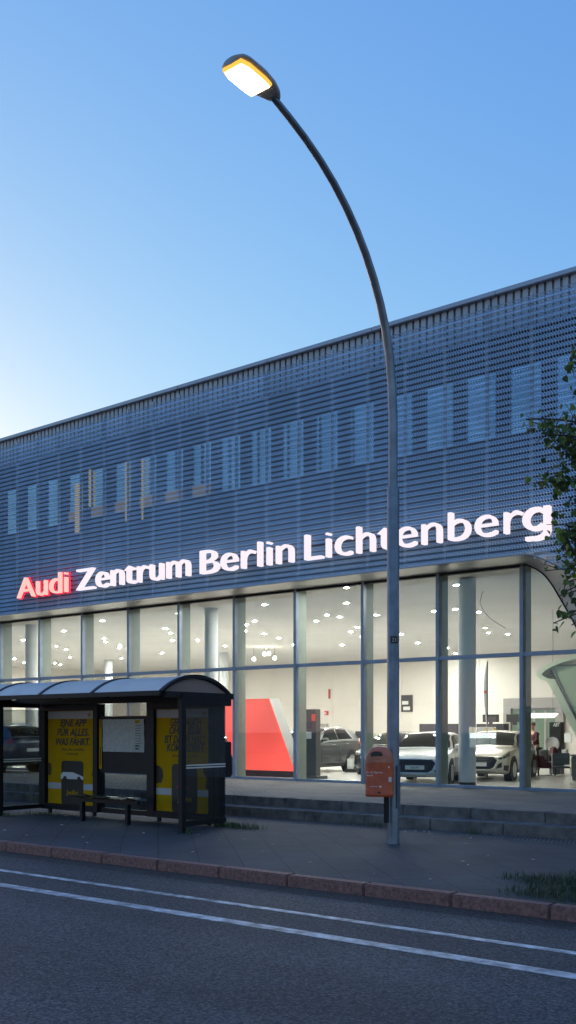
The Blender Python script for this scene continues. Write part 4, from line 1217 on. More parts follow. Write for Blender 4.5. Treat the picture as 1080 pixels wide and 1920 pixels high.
# beach flag
v = at_plane(914, 1472, 22.6*K)
fz = lambda py: at_plane(914, py, 22.6*K).z
fl_ = empty('banner_flag', (v.x, v.y, ZF), 0.0, 'slim grey feather flag on a thin black pole near the window', 'flag')
MB().tube([(0, 0, 0), (0, 0, fz(1240)-ZF)], 0.018, 8).lathe([(0.18, 0), (0.18, .02), (.03, .04)], 16).build('pole', M_black, fl_)
k = MB(); zz0, zz1 = fz(1362)-ZF, fz(1237)-ZF; vs = []
for i in range(21):
    tt = i/20; z_ = zz0+(zz1-zz0)*tt; wv = 0.03+0.10*math.sin(PI*min(1, tt*1.05))**0.7
    vs += [(-wv, 0.015+0.03*math.sin(tt*7), z_), (-0.02, 0.0, z_), (-0.02, 0.006, z_), (-wv, 0.021+0.03*math.sin(tt*7), z_)]
k.add(vs, [(i*4+j, i*4+(j+1) % 4, (i+1)*4+(j+1) % 4, (i+1)*4+j) for i in range(20) for j in range(4)])
k.build('banner', pmat('grey_flag_cloth', (0.33, 0.34, 0.34), 0.8), fl_, smooth=True)
MB().box(-0.10, -0.02, -0.03, -0.015, fz(1300)-ZF, fz(1295)-ZF).build('red_mark', pmat('red_mark', (0.5, 0.03, 0.03), 0.6), fl_)
# things on the back wall
def on_wall(px0, px1, py0, py1, name, mat, label, cat, d=0.06, group=None, off=0.01):
    a = at_plane(px0, py1, YB-off); b = at_plane(px1, py0, YB-off)
    o = MB().box(0, b.x-a.x, -d, 0, 0, b.z-a.z).build(name, mat, bevel=0.006)
    o.location = a
    return tag(o, label, cat, group)
M_exit = pmat('red_sign', (0.55, 0.03, 0.03), 0.5)
ex = on_wall(609, 616, 1333, 1341, 'fire_equipment_sign', M_exit, 'small square red fire sign with white symbol on the cream back wall', 'sign')
MB().box(0.03, 0.09, -0.066, -0.0615, 0.05, 0.17).box(0.12, 0.15, -0.066, -0.0615, 0.04, 0.18).build('symbol', M_plate, ex)
hy = on_wall(616.5, 619.5, 1292, 1310, 'alarm_device', M_exit, 'narrow red alarm device high on the cream back wall', 'alarm')
tv = on_wall(753, 774, 1303, 1335, 'wall_screen', M_black, 'upright black screen with pale picture on the back wall beside the lamp post', 'screen')
w_ = at_plane(774, 1320, YB).x-at_plane(753, 1320, YB).x
MB().box(w_*.1, w_*.65, -0.068, -0.0625, 0.42, 0.62).box(w_*.2, w_*.8, -0.068, -0.0625, 0.1, 0.3).build('picture', M_plate, tv)
on_wall(755, 771, 1342, 1368, 'door_panel', M_wallin, 'pale flush door panel in the back wall below the black screen', 'door', 0.04)
on_wall(693, 706, 1375, 1400, 'wall_notice', pmat('pale_green_paper', (0.5, 0.55, 0.45), 0.6), 'pale green notice low on the back wall', 'notice', 0.02)
k_ = on_wall(563, 616, 1357, 1400, 'low_partition', pmat('grey_partition', (0.35, 0.34, 0.32), 0.7), 'low grey partition in front of the cream back wall', 'partition', 0.1)
# service counter blocks with monitors behind the white car
def block(px0, px1, py0, py1, Y, name, mat, label, cat, dep=0.5, z0=None):
    a = at_plane(px0, py1, Y); b = at_plane(px1, py0, Y)
    zb0 = ZF if z0 is None else z0
    o = MB().box(0, b.x-a.x, 0, dep, zb0-ZF, b.z-ZF).build(name, mat, bevel=0.01); o.location = (a.x, a.y, ZF); return tag(o, label, cat)
M_cnt = pmat('dark_counter', (0.02, 0.022, 0.027), 0.4)
c1 = block(786, 858, 1357, 1420, 36, 'sales_counter', M_cnt, 'long dark sales counter behind the white hatchback', 'counter')
MB().box(0.1, 2.0, -0.008, -0.002, 0.7, 1.0).build('front_panel', M_tot, c1)
c2 = block(893, 945, 1357, 1420, 38, 'sales_counter', M_cnt, 'dark counter with two monitors behind the beige hatchback', 'counter')
for dx in (0.2, 1.3): MB().box(dx, dx+0.75, 0.2, 0.25, c2.data.vertices[0].co.z*0+1.82, 2.15).box(dx+.3, dx+.45, .18, .27, 1.7, 1.83).build('monitor', M_black, c2)
b1 = block(666, 683, 1371, 1384, 38, 'desk_monitor', M_black, 'black monitor on a thin stand left of the lamp post', 'monitor', 0.08)
b1.data.clear_geometry(); k = MB()
hm = at_plane(670, 1371, 38).z-ZF; hm0 = at_plane(670, 1384, 38).z-ZF
k.box(0, 0.6, 0, 0.05, hm0, hm); k.box(0.26, 0.34, 0, 0.05, 0.72, hm0); k.box(-0.3, 0.9, -0.3, 0.5, 0.68, 0.72); k.box(-.28, -.22, -.28, -.22, 0, .68); k.box(.82, .88, -.28, -.22, 0, .68); k.box(-.28, -.22, .42, .48, 0, .68); k.box(.82, .88, .42, .48, 0, .68)
tmp = k.build('desk_monitor_geo', M_black); old = b1.data; b1.data = tmp.data; bpy.data.objects.remove(tmp)
b1['label'] = 'small desk with a black monitor left of the lamp post'; b1.name = 'desk_with_monitor'
# white plate stand in front of the black car
v = at_plane(657, 1452, 23.5*K)
ps = empty('plate_stand', (v.x, v.y, ZF), 0.2, 'small white price stand on a black foot before the black car', 'price stand')
MB().box(-0.11, 0.11, -0.02, 0.02, 0.12, 0.48).build('panel', M_plate, ps, bevel=0.005)
MB().box(-0.16, 0.26, -0.14, 0.14, 0, 0.118).build('foot', M_black, ps, bevel=0.01)

# grey doorway in the back wall
a = at_plane(948, 1310, YB-0.02); b = at_plane(1060, 1310, YB-0.02)
dw = empty('doorway', (a.x, YB-0.02, ZF), 0, 'wide grey framed glass doorway in the back wall beyond the person', 'door')
DWX = b.x-a.x; DH = a.z-ZF
M_gfr = pmat('grey_portal', (0.30, 0.29, 0.28), 0.6)
MB().box(0, 0.42, -0.3, 0, 0, DH).box(DWX-0.42, DWX, -0.3, 0, 0, DH).box(0.42, DWX-0.42, -0.3, 0, DH-0.55, DH).build('frame', M_gfr, dw, bevel=0.01)
M_dgl = pmat('green_door_glass', (0.16, 0.22, 0.17), 0.08, spec=0.8)
for i in range(4):
    x0 = 0.43+(DWX-0.86)*i/4; x1 = 0.43+(DWX-0.86)*(i+1)/4
    l = MB().box(x0+0.06, x1-0.06, -0.1, -0.06, 0.08, DH-0.64).build('door_leaf', M_dgl, dw)
    MB().box(x0, x0+0.058, -0.12, -0.04, 0, DH-0.56).box(x1-0.058, x1-0.001, -0.12, -0.04, 0, DH-0.56).box(x0+.058, x1-.058, -.12, -.04, DH-.64, DH-.56).build('leaf_frame', M_gfr, l)
# white looped canopy with louvred underside
YL = 21.3*K
rim_o = [(1125, 1214), (1080, 1228), (1058, 1234), (1040, 1240), (1025, 1246), (1013, 1253), (1006, 1259), (1004, 1264), (1008, 1270), (1017, 1275), (1026, 1279), (1032, 1288), (1045, 1313), (1060, 1342), (1075, 1371), (1090, 1400), (1112, 1445)]
rim_i = [(1125, 1222), (1080, 1235), (1060, 1240), (1046, 1245), (1034, 1250), (1024, 1256), (1018, 1261), (1016, 1264), (1019, 1268), (1026, 1272), (1040, 1273), (1044, 1282), (1056, 1305), (1070, 1332), (1085, 1361), (1100, 1390), (1122, 1435)]
cn = empty('looped_canopy', (at_plane(1040, 1240, YL).x, YL, ZF), 0, 'white looped reception canopy with a slanting leg at the right', 'canopy')
def cl(p): v = at_plane(p[0], p[1], YL); return (v.x-cn.location.x, v.z-ZF)
M_cano = pmat('green_lit_white_lacquer', (0.66, 0.72, 0.52), 0.4)  # green cast of the lighting put into the white lacquer's colour
po, pi_ = [cl(p) for p in rim_o], [cl(p) for p in rim_i]
def ribbon(po, pi_, y0, y1):
    k = MB(); n = len(po); vs = []
    for p, q in zip(po, pi_): vs += [(p[0], y0, p[1]), (q[0], y0, q[1]), (q[0], y1, q[1]), (p[0], y1, p[1])]
    fs = [(i*4+j, i*4+(j+1) % 4, (i+1)*4+(j+1) % 4, (i+1)*4+j) for i in range(n-1) for j in range(4)]
    fs += [(0, 1, 2, 3), ((n-1)*4+3, (n-1)*4+2, (n-1)*4+1, (n-1)*4)]
    return k.add(vs, fs)
ribbon(po, pi_, 0, 1.6).build('loop', M_cano, cn, smooth=True, auto=40)
k = MB()
for i in range(6):
    y0 = 1248+i*4.4
    a = cl((1019+abs(i-3)*1.5, y0)); b = cl((1100, y0)); k.box(a[0]+0.02, b[0], 0.25+i*0.05, 0.30+i*0.05, a[1]-0.03, a[1]+0.02)
k.build('louvres', pmat('grey_louvre', (0.25, 0.26, 0.22), 0.6), cn)
g0 = [cl(p) for p in ((1033, 1249), (1140, 1249), (1140, 1450), (1128, 1450))]
MB().prism(g0, 'y', 0.1, 0.2).build('panel', pmat('green_lit_panel', (0.42, 0.52, 0.34), 0.5), cn)  # green of the fluorescent lighting put into the panel colour
l0 = [cl(p) for p in ((1031, 1249), (1033, 1249), (1128, 1450), (1124, 1450))]
MB().prism(l0, 'y', 0.05, 0.098).build('panel_edge', M_gfr, cn)
# black display wall with wheel rim and red panels
v = at_plane(1030, 1450, 26*K); dz = lambda py: at_plane(1040, py, 26*K).z-ZF
dx = lambda px: at_plane(px, 1400, 26*K).x-v.x
ds = empty('tuning_display', (v.x, v.y, ZF), 0, 'black display wall with white ABT lettering, red panels and a silver wheel rim', 'display')
MB().box(dx(1030), dx(1052), 0, 0.3, 0, dz(1354)).build('board', M_black, ds, bevel=0.01)
text_line('lettering', 'ABT', M_plate, dx(1037), dx(1050), dz(1362), -0.006, 0.12, ds, offset=.01, shear=.3)
MB().box(dx(1030), dx(1038), -0.02, -0.002, dz(1394), dz(1384)).box(dx(1032), dx(1040), -0.02, -0.002, dz(1438), dz(1406)).build('red_panel', pmat('bright_red_panel', (0.6, 0.03, 0.025), 0.4), ds)
k = MB(); cz = dz(1395); cx = dx(1037); r_ = 0.24
k.lathe([(r_*.86, -0.05), (r_, -0.05), (r_, -0.005), (r_*.86, -0.005)], 28, (cx, 0, cz), 'y')
for q_ in range(5): k.box(0, r_*.9, -0.04, -0.01, -0.02, 0.02, 0, Matrix.Translation((cx, 0, cz)) @ Matrix.Rotation(q_*2*PI/5, 4, 'Y'))
k.build('wheel_rim', M_rim, ds)
po_ = on = block(1045, 1072, 1374, 1392, 27*K, 'wall_poster', M_plate, 'white framed picture board behind the desk at the right', 'picture', 0.04, z0=at_plane(1050, 1392, 27*K).z)
# desk and chairs at the right
v = at_plane(1044, 1462, 22.9*K)
dk = empty('sales_desk', (v.x, v.y, ZF), 0, 'dark sales desk close to the window at the right edge', 'desk')
MB().box(0, 1.7, 0, 0.75, 0.72, 0.76).build('desktop', M_tot, dk, bevel=0.004)
MB().box(0.42, 1.65, 0.05, 0.12, 0.12, 0.70).build('modesty_panel', M_tot, dk)
MB().box(0.42, 0.50, 0.13, 0.7, 0, 0.715).build('leg', M_tot, dk); MB().box(1.57, 1.65, 0.13, 0.7, 0, 0.715).build('leg', M_tot, dk)
MB().box(0.05, 0.18, 0.25, 0.45, 0.765, 0.90).build('card_holder', M_plate, dk)
def chair(px, py, Z, rz, label):
    p = at_level(px, py, ZF)
    ch = empty('chair', (p.x, p.y, ZF), rz, label, 'chair', 'cantilever chairs at the sales desk')
    MB().box(-0.23, 0.23, -0.22, 0.22, 0.44, 0.49).build('seat', M_tot, ch, bevel=0.015)
    MB().box(-0.23, 0.23, 0.20, 0.24, 0.52, 0.85).build('backrest', M_tot, ch, bevel=0.012)
    for sx in (-0.24, 0.24):
        MB().tube([(sx, .22, .84), (sx, .2, .46), (sx, -.22, .44), (sx, -.26, .38), (sx, -.24, .04), (sx, -.2, .014), (sx, .24, .014)], 0.012, 8).build('frame', M_chrome, ch)
    return ch
chair(1030, 1455, 0, 2.6, 'dark chair with bent chrome frame beside the black display wall')
chair(1052, 1470, 0, 0.4, 'dark chair with bent chrome frame in front of the sales desk')
# dark red armchair
p = C2W((1021-540)/F*31.3, 31.3)
ac = empty('armchair', (p.x, p.y, ZF), -1.0, 'dark red upholstered armchair behind the beige hatchback', 'armchair')
M_bur = pmat('burgundy_cloth', (0.055, 0.006, 0.012), 0.8)
MB().box(-0.32, 0.32, -0.3, 0.3, 0.25, 0.46).build('seat', M_bur, ac, bevel=0.05)
MB().box(-0.30, 0.30, 0.22, 0.36, 0.40, 0.95).build('backrest', M_bur, ac, bevel=0.05)
for sx in (-0.36, 0.36): MB().box(sx-0.06, sx+0.06, -0.3, 0.3, 0.25, 0.66).build('armrest', M_bur, ac, bevel=0.04)
for sx in (-.3, .3):
    for sy in (-.25, .28): MB().box(sx-.025, sx+.025, sy-.025, sy+.025, 0, .25).build('leg', M_black, ac)
# lit strip light above the sales area
a_ = at_plane(986, 1343, 31.0); b_ = at_plane(1046, 1343, 31.0)
lb = empty('strip_light', (a_.x, a_.y, a_.z), 0, 'long glowing white strip light hanging before the doorway', 'ceiling light')
wl = b_.x-a_.x
MB().prism([(0, -.06), (wl*.86, -.06), (wl, .08), (0, .08)], 'y', -0.08, 0.08).build('diffuser', emat('strip_glow', (1.0, 1.0, 0.85), 3.0), lb)
MB().box(0, wl, -0.1, 0.1, 0.081, 0.11).build('housing', M_white, lb)
for q_ in (.15, .85): MB().tube([(wl*q_, 0, .11), (wl*q_, 0, ZC-a_.z)], 0.006, 6).build('cord', M_black, lb)
# lit stop shelters across the road: the showroom glass mirrors them
M_glow = emat('lit_back_panel', (0.85, 1.0, 0.95), 14.0); M_fas = emat('lit_fascia', (1.0, 0.95, 0.8), 6.0); M_hrt = emat('lit_yellow_mark', (1.0, 0.62, 0.02), 6.0)
for pxa, pxb, lab in ((880, 946, 'glowing stop shelter across the road, mirrored in the glass beside the column'), (1046, 1112, 'glowing stop shelter across the road, mirrored at the right end of the glass')):
    YV = 2*(YG-0.035)+11.5
    a_ = at_plane(pxa, 1375, YV); b_ = at_plane(pxb, 1375, YV); w_ = b_.x-a_.x
    f_ = lambda py: at_plane((pxa+pxb)/2, py, YV).z
    s_ = empty('stop_shelter', (a_.x, -11.5, 0), 0, lab, 'bus shelter', 'stop shelters across the road')
    MB().box(0, w_, -0.3, 0.05, f_(1373.5)+.005, f_(1363)).build('fascia', M_fas, s_)
    for q_ in (.08, .48): MB().box(w_*q_, w_*q_+.12, 0.052, 0.06, f_(1372), f_(1365)).build('mark', M_hrt, s_)
    MB().box(w_*.70, w_*.95, 0.052, 0.06, f_(1372), f_(1365)).build('mark', M_hrt, s_)
    MB().box(0.02, w_-.02, -0.06, 0.0, f_(1384), f_(1374)).build('light_panel', M_glow, s_)
    MB().box(0.02, w_-.02, -0.06, 0.0, f_(1402), f_(1384)-.005).build('back_panel', emat('dim_back_panel', (0.75, 0.9, 0.9), 2.5), s_)
    for q_ in (0.03, w_-.09): MB().box(q_, q_+.06, -0.14, -0.07, 0, f_(1373.5)).build('post', M_dark, s_)
# hanging cable
v = [at_plane(px, py, 21.5*K) for px, py in ((945, 1072), (920, 1092), (904, 1112), (900, 1130), (908, 1148), (925, 1164), (948, 1178))]
v[0].z = ZC-0.005
o = MB().tube([p_-v[0] for p_ in v], 0.008, 6).build('hanging_cable', M_black, smooth=True); o.location = v[0]
tag(o, 'thin black cable looping down from the showroom ceiling', 'cable')
# pendant lamps at the back
M_pend = emat('pendant_glow', (1.0, 0.88, 0.7), 40.0)
for px, py in ((476, 1235.7), (495.7, 1226), (504, 1225), (515, 1233.7)):
    p = at_depth(px, py, 47.0)
    pr = empty('pendant_lamp', (p.x, p.y, p.z), 0, 'small round lit pendant lamp hanging at the back of the hall', 'pendant lamp', 'pendant lamps at the back of the hall')
    MB().lathe([(0.0, -.09), (.05, -.08), (.085, -.04), (.09, 0), (.06, .06), (0.02, .085)], 14).build('globe', M_pend, pr, smooth=True)
    MB().tube([(0, 0, .085), (0, 0, ZC-p.z)], 0.008, 6).build('cord', M_black, pr)

# ------------------------------------------------------------------ person in a dark red pullover
def skin_mesh(name, joints, edges, mat, parent, sub=2):
    me = bpy.data.meshes.new(name); me.from_pydata([j[0] for j in joints], edges, [])
    o = bpy.data.objects.new(name+'_tmp', me); COL.objects.link(o)
    sk = o.modifiers.new('skin', 'SKIN'); ss_ = o.modifiers.new('sub', 'SUBSURF'); ss_.levels = sub; ss_.render_levels = sub
    for i, j in enumerate(joints): me.skin_vertices[0].data[i].radius = j[1] if isinstance(j[1], tuple) else (j[1], j[1])
    me.skin_vertices[0].data[0].use_root = True
    bpy.context.view_layer.update()
    dg = bpy.context.evaluated_depsgraph_get()
    m2 = bpy.data.meshes.new_from_object(o.evaluated_get(dg)); m2.name = name
    bpy.data.objects.remove(o)
    m2.materials.clear(); m2.materials.append(mat)
    for p in m2.polygons: p.use_smooth = True
    r = bpy.data.objects.new(name, m2); COL.objects.link(r); r.parent = parent
    return r
M_skin = pmat('skin', (0.45, 0.24, 0.17), 0.55)
M_hair = pmat('grey_brown_hair', (0.10, 0.07, 0.05), 0.7)
M_trou = pmat('dark_trousers', (0.02, 0.02, 0.025), 0.8)
pc = C2W((1007-540)/F*32.4, 32.4)
per = empty('person', (pc.x-0.05, pc.y, ZF), ang_of(70)+PI/2, 'person in a dark red pullover leaning beside the beige hatchback', 'person')
# local axes: -y is where the person faces
J = [((0, 0, .92), (.15, .11)), ((0, -.01, 1.08), (.135, .10)), ((0, -.05, 1.25), (.155, .105)), ((0, -.08, 1.38), (.12, .08)), ((0, -.10, 1.47), .052), ((0, -.12, 1.53), .055), ((0, -.135, 1.60), (.078, .09)), ((0, -.14, 1.68), (.07, .085)),
     ((.19, -.08, 1.36), .055), ((.26, -.14, 1.12), .042), ((.22, -.36, 1.02), .033), ((.21, -.43, 1.01), .028),
     ((-.19, -.08, 1.36), .055), ((-.27, -.05, 1.12), .042), ((-.25, -.17, .92), .033), ((-.25, -.20, .85), .028),
     ((.10, 0, .84), .085), ((.11, -.02, .48), .058), ((.11, .03, .10), .042), ((.11, -.08, .045), .04), ((.11, -.15, .035), .03),
     ((-.10, 0, .84), .085), ((-.11, -.01, .48), .058), ((-.11, .04, .10), .042), ((-.11, -.07, .045), .04), ((-.11, -.14, .035), .03)]
E = [(0, 1), (1, 2), (2, 3), (3, 4), (4, 5), (5, 6), (6, 7), (3, 8), (8, 9), (9, 10), (10, 11), (3, 12), (12, 13), (13, 14), (14, 15), (0, 16), (16, 17), (17, 18), (18, 19), (19, 20), (0, 21), (21, 22), (22, 23), (23, 24), (24, 25)]
def hand(base, dirv, side):
    global J, E
    b0 = len(J); J.append((tuple(Vector(base)+Vector(dirv)*.05), (.036, .018))); E.append((side, b0))
    up = Vector((0, 0, 1)); lat = Vector(dirv).cross(up).normalized()
    if lat.length < .1: lat = Vector((1, 0, 0))
    for q_, ln in ((-1.5, .055), (-.5, .07), (.5, .066), (1.5, .05)):
        p0 = Vector(base)+Vector(dirv)*.085+lat*q_*.018; p1 = p0+Vector(dirv)*ln*.55+Vector((0, 0, -.006)); p2 = p1+Vector(dirv)*ln*.4+Vector((0, 0, -.018))
        i0 = len(J); J += [(tuple(p0), .0095), (tuple(p1), .0085), (tuple(p2), .0075)]; E += [(b0, i0), (i0, i0+1), (i0+1, i0+2)]
    p0 = Vector(base)+Vector(dirv)*.035+lat*.032; i0 = len(J); J += [(tuple(p0), .011), (tuple(p0+Vector(dirv)*.035+lat*.02), .009)]; E += [(b0, i0), (i0, i0+1)]
hand(J[11][0], (-.1, -1, -.15), 11)
hand(J[15][0], (.1, -.35, -.93), 15)
body = skin_mesh('body', J, E, M_skin, per)
JS = [((0, 0, .90), (.175, .135)), ((0, -.01, 1.08), (.16, .125)), ((0, -.05, 1.25), (.178, .125)), ((0, -.08, 1.375), (.14, .098)), ((0, -.095, 1.44), .068),
      ((.19, -.08, 1.36), .075), ((.26, -.14, 1.12), .058), ((.222, -.345, 1.022), .044), ((-.19, -.08, 1.36), .075), ((-.27, -.05, 1.12), .058), ((-.25, -.165, .93), .044)]
ES = [(0, 1), (1, 2), (2, 3), (3, 4), (3, 5), (5, 6), (6, 7), (3, 8), (8, 9), (9, 10)]
skin_mesh('pullover', JS, ES, M_bur, per)
JT = [((0, 0, .93), (.165, .125)), ((.10, 0, .82), .105), ((.11, -.02, .48), .075), ((.11, .03, .10), .06), ((-.10, 0, .82), .105), ((-.11, -.01, .48), .075), ((-.11, .04, .10), .06)]
skin_mesh('trousers', JT, [(0, 1), (1, 2), (2, 3), (0, 4), (4, 5), (5, 6)], M_trou, per)
def ellipsoid(k, c, r, nu=14, nv=10, zmin=-2):
    vs = []
    for i in range(nv+1):
        th = -PI/2+PI*i/nv
        for j in range(nu): vs.append((c[0]+r[0]*math.cos(th)*math.cos(2*PI*j/nu), c[1]+r[1]*math.cos(th)*math.sin(2*PI*j/nu), c[2]+r[2]*math.sin(th)))
    k.add(vs, [(i*nu+j, i*nu+(j+1) % nu, (i+1)*nu+(j+1) % nu, (i+1)*nu+j) for i in range(nv) for j in range(nu)])
k = MB(); ellipsoid(k, (0, -.115, 1.685), (.086, .098, .085)); k.build('hair', M_hair, per, smooth=True)
k = MB(); ellipsoid(k, (0, -.235, 1.615), (.016, .022, .022)); ellipsoid(k, (.082, -.13, 1.62), (.012, .025, .032)); ellipsoid(k, (-.082, -.13, 1.62), (.012, .025, .032)); k.build('nose_and_ears', M_skin, per, smooth=True)
k = MB(); ellipsoid(k, (.032, -.222, 1.64), (.012, .008, .007)); ellipsoid(k, (-.032, -.222, 1.64), (.012, .008, .007)); k.build('eyes', M_ink, per)
k = MB(); ellipsoid(k, (0, -.222, 1.572), (.026, .008, .007)); k.build('mouth', pmat('lips', (.3, .1, .08), .5), per)

# ------------------------------------------------------------------ tree at the right
def leaf_mat():
    m, nt, out = new_mat('linden_leaf')
    b_ = node(nt, 'ShaderNodeBsdfPrincipled', i_Roughness=0.5)
    at_ = node(nt, 'ShaderNodeAttribute', attribute_name='tone')
    mx_ = node(nt, 'ShaderNodeMix', data_type='RGBA'); mx_.inputs['A'].default_value = (0.03, 0.065, 0.02, 1); mx_.inputs['B'].default_value = (0.17, 0.28, 0.04, 1)
    nt.links.new(at_.outputs['Fac'], mx_.inputs['Factor']); nt.links.new(mx_.outputs['Result'], b_.inputs['Base Color'])
    tl = node(nt, 'ShaderNodeBsdfTranslucent'); nt.links.new(mx_.outputs['Result'], tl.inputs['Color'])
    ms = node(nt, 'ShaderNodeMixShader'); ms.inputs[0].default_value = 0.3
    nt.links.new(b_.outputs[0], ms.inputs[1]); nt.links.new(tl.outputs[0], ms.inputs[2]); nt.links.new(ms.outputs[0], out.inputs['Surface'])
    return m
M_leaf = leaf_mat()
M_bark = pmat('bark', (0.075, 0.055, 0.04), 0.9, var=0.4, scale=14, bump=0.6)
TX, TY = -2.5, 10.6
tree = empty('tree', (TX, TY, 0), 0, 'leafy street tree whose outer twigs reach in from the right edge', 'tree')
T0 = Vector((TX, TY, 0))
random.seed(21)
wood = MB(); leaves = []
trunk = [Vector((0, 0, 0)), Vector((.02, .02, .5)), Vector((.05, 0, 1.5)), Vector((.0, .05, 2.6)), Vector((-.05, .05, 3.6)), Vector((0, 0, 5.0)), Vector((.1, .05, 6.6)), Vector((.05, 0, 7.6))]
tk = MB().tube(trunk, [.20, .16, .14, .13, .11, .08, .05, .02], 12).build('trunk', M_bark, tree, smooth=True)
def branch(p0, p1, r0, nleaf, spread, sag=0.15, twigs=5, lsz=(.030, .064), lo=.35, i_lo=4):
    d = p1-p0; mid = [p0+d*t+Vector((0, 0, sag*d.length*math.sin(PI*t)))+Vector((random.uniform(-1, 1), random.uniform(-1, 1), random.uniform(-1, 1)))*.04*d.length for t in (.3, .65)]
    ctrl = [p0, mid[0], mid[1], p1]
    pts = []
    for i in range(13):
        t = i/12; a, b, c, e = ctrl
        pts.append(a*(1-t)**3+b*3*t*(1-t)**2+c*3*t*t*(1-t)+e*t**3)
    wood.tube(pts, [r0*(1-.85*i/12)+.003 for i in range(13)], 6)
    tw = [pts]
    for q_ in range(twigs):
        i = random.randint(i_lo, 12); s = pts[i]
        e = s+Vector((random.gauss(0, 1), random.gauss(0, 1), random.gauss(-.2, .8))).normalized()*spread*random.uniform(.6, 1.3)
        tp = [s.lerp(e, j/5)+Vector((0, 0, -.08*spread*(j/5)**2)) for j in range(6)]
        wood.tube(tp, [.006-.0007*j for j in range(6)], 4); tw.append(tp)
    for q_ in range(nleaf):
        tp = random.choice(tw); f = random.uniform(.1 if tp is not pts else lo, 1.0)*(len(tp)-1); i = min(int(f), len(tp)-2)
        p = tp[i].lerp(tp[i+1], f-i)
        leaves.append((p+Vector((random.gauss(0, 1), random.gauss(0, 1), random.gauss(-.3, 1)))*.05, random.uniform(*lsz)))
def tp(px, py, Z): return at_depth(px, py, Z)-T0
o_lo, o_mid, o_hi = Vector((-.03, .03, 3.2)), Vector((-.02, .03, 4.2)), Vector((.02, .0, 5.4))
# limbs that reach into view
for (px, py, Z, org, nl, spd, tw) in ((985, 786, 9.4, o_mid, 62, .28, 6), (1040, 800, 9.2, o_mid, 80, .3, 7), (1066, 672, 9.3, o_hi, 26, .2, 3), (1075, 690, 9.8, o_hi, 16, .16, 3),
        (1042, 905, 9.3, o_mid, 80, .28, 7), (1058, 860, 9.6, o_mid, 100, .3, 8), (1036, 985, 9.2, o_lo, 70, .25, 7), (1030, 1040, 9.4, o_lo, 45, .2, 5), (1062, 1010, 9.6, o_lo, 90, .28, 7),
        (1045, 1110, 9.0, o_lo, 30, .2, 4), (1058, 1172, 9.2, o_lo, 22, .22, 4), (1085, 830, 9.4, o_mid, 110, .32, 8), (1090, 950, 9.4, o_mid, 110, .32, 8), (1085, 1080, 9.3, o_lo, 50, .25, 6), (1090, 740, 9.4, o_hi, 22, .22, 4), (1072, 940, 9.1, o_mid, 90, .28, 7), (1020, 815, 9.3, o_mid, 60, .22, 5), (1052, 830, 9.3, o_mid, 100, .26, 7), (1060, 905, 9.2, o_mid, 110, .26, 8), (1066, 985, 9.2, o_lo, 90, .24, 7), (1040, 1015, 9.3, o_lo, 50, .2, 5), (1068, 1060, 9.1, o_lo, 50, .22, 5)):
    px = px+(26 if 940 < py < 1060 else 14 if py > 850 else 2)
    branch(org, tp(px, py, Z), .022, int(nl*1.15), spd, .10, tw+2, lo=.72, i_lo=8)
for (px, py, nl) in ((1022, 1070, 14), (1046, 1118, 16), (1038, 1168, 9), (1068, 1148, 16), (1060, 1092, 16), (1070, 1060, 18)):
    branch(o_lo, tp(px, py, 9.1), .016, nl, .16, .06, 4, lo=.8, i_lo=9)
# the rest of the crown, outside the picture
for q_ in range(64):
    a = random.uniform(0, 2*PI); hgt = random.uniform(2.6, 7.4); rad = random.uniform(1.3, 2.6)*(1-abs(hgt-4.8)/4.6)+.3
    e = Vector((math.cos(a)*rad, math.sin(a)*rad, hgt+random.uniform(-.3, .5)))
    v_ = e+T0; Xc = v_.x*C_+v_.y*S_; Zc = -v_.x*S_+v_.y*C_
    if Zc > .5 and 540+F*Xc/Zc < 1200: continue
    branch(Vector((0, 0, min(6.8, max(2.4, hgt-.9)))), e, .03, 90, .45, .12, 7)
wood.build('branches', M_bark, tree, smooth=True)
k = MB(); tones = []
for p, s in leaves:
    ax = Vector((random.gauss(0, 1), random.gauss(0, 1), random.gauss(0, .6)-.9)).normalized()
    nr = Vector((random.gauss(0, .7), random.gauss(0, .7), 1)).normalized(); sd = ax.cross(nr).normalized(); nr = sd.cross(ax)
    outl = [(0, 0), (.35, -.05), (.62, .25), (.55, .65), (.22, 1.0), (0, 1.25), (-.22, 1.0), (-.55, .65), (-.62, .25), (-.35, -.05)]
    vs = [p+sd*(x*s)+ax*(y*s)+nr*(abs(x)*.25*s-.12*s*y*y) for x, y in outl]
    k.add(vs, [(0, 1, 2, 3, 5), (3, 4, 5), (0, 5, 7, 8, 9), (5, 6, 7)])
    t_ = random.random()**1.9; tones += [t_]*10
lv = k.build('leaves', M_leaf, tree)
lv['kind'] = 'stuff'
at2 = lv.data.attributes.new('tone', 'FLOAT', 'POINT')
if len(tones) == len(lv.data.vertices): at2.data.foreach_set('value', tones)

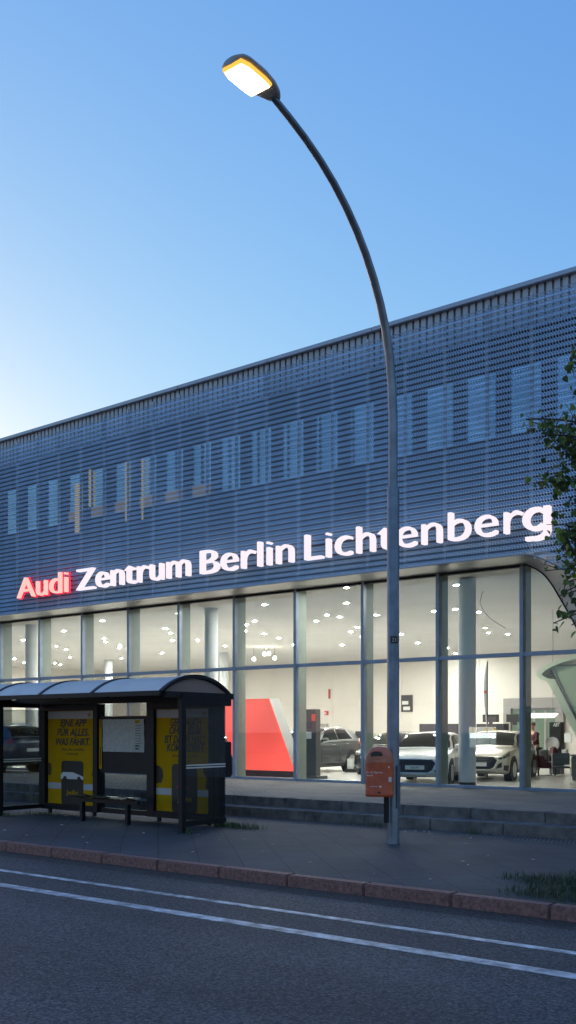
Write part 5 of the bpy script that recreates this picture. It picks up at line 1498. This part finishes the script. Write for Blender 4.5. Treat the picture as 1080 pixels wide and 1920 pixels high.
# ------------------------------------------------------------------ grass, weeds, litter
M_grass = pmat('dry_grass', (0.055, 0.075, 0.035), 0.7, var=0.5, scale=8)
M_weed = pmat('green_weeds', (0.04, 0.075, 0.02), 0.7, var=0.4, scale=10)
def blades(name, spots, mat, label, hmin, hmax, cat='grass'):
    k = MB()
    for x, y, z in spots:
        a = random.uniform(0, 2*PI); h_ = random.uniform(hmin, hmax); w_ = random.uniform(.003, .006); le = random.uniform(.2, .9)*h_
        d = Vector((math.cos(a), math.sin(a), 0)); s = Vector((-d.y, d.x, 0))
        p = Vector((x, y, z)); m_ = p+Vector((0, 0, h_*.6))+d*le*.3; e = p+Vector((0, 0, h_*.9))+d*le
        k.add([p-s*w_, p+s*w_, m_+s*w_*.7, m_-s*w_*.7, e], [(0, 1, 2, 3), (3, 2, 4)])
    o = k.build(name, mat); tag(o, label, cat, kind='stuff'); return o
sp_ = []
while len(sp_) < 9500:
    x, y = random.uniform(-4.9, -1.0), random.uniform(YK+.2, 11.0)
    edge = -4.25+.45*((y-9.6)/.9)**2+.25*math.sin(y*7)
    if x > edge and random.random() < min(1, (x-edge)/.6+.25): sp_.append((x, y, 0))
k = MB()
pts = [(-3.5, YK+.15), (-1.0, YK+.15), (-1.0, 11.0), (-3.3, 10.9), (-3.9, 10.4), (-4.1, 9.8), (-3.95, 9.1)]
struct(k.prism(pts, 'z', -0.01, 0.004).build('tree_pit_soil', M_soil))
blades('grass', sp_, M_grass, 'rough dry grass growing by the kerb under the tree', .025, .12)
sp_ = []
for cx, cy, n_, r_ in ((-10.25, 11.95, 260, .22), (-10.05, 11.9, 160, .25), (-10.25, 10.85, 60, .12), (-15.0, 11.0, 120, .2), (-14.6, 11.5, 90, .3), (-6.6, 13.45, 40, .12), (-8.5, 13.5, 70, .25)):
    for i in range(n_): sp_.append((cx+random.gauss(0, r_), cy+random.gauss(0, r_*.35), 0))
blades('weeds', sp_, M_weed, 'low green weeds at the feet of the bus shelter', .03, .13, 'weeds')
k = MB()
for i in range(70):
    x = random.uniform(-15, -1.5); y = random.uniform(9, 13.4) if i < 45 else random.uniform(13.0, 13.55)
    s = random.uniform(.008, .022); a = random.uniform(0, PI); M_ = Matrix.Translation((x, y, .002)) @ Matrix.Rotation(a, 4, 'Z')
    k.box(-s, s, -s*.6, s*.6, 0, .004+s*.3, 0, M_)
tag(k.build('litter_scraps', pmat('pale_scrap', (0.4, 0.38, 0.34), .8)), 'tiny pale scraps of litter scattered over the pavement', 'litter', kind='stuff')
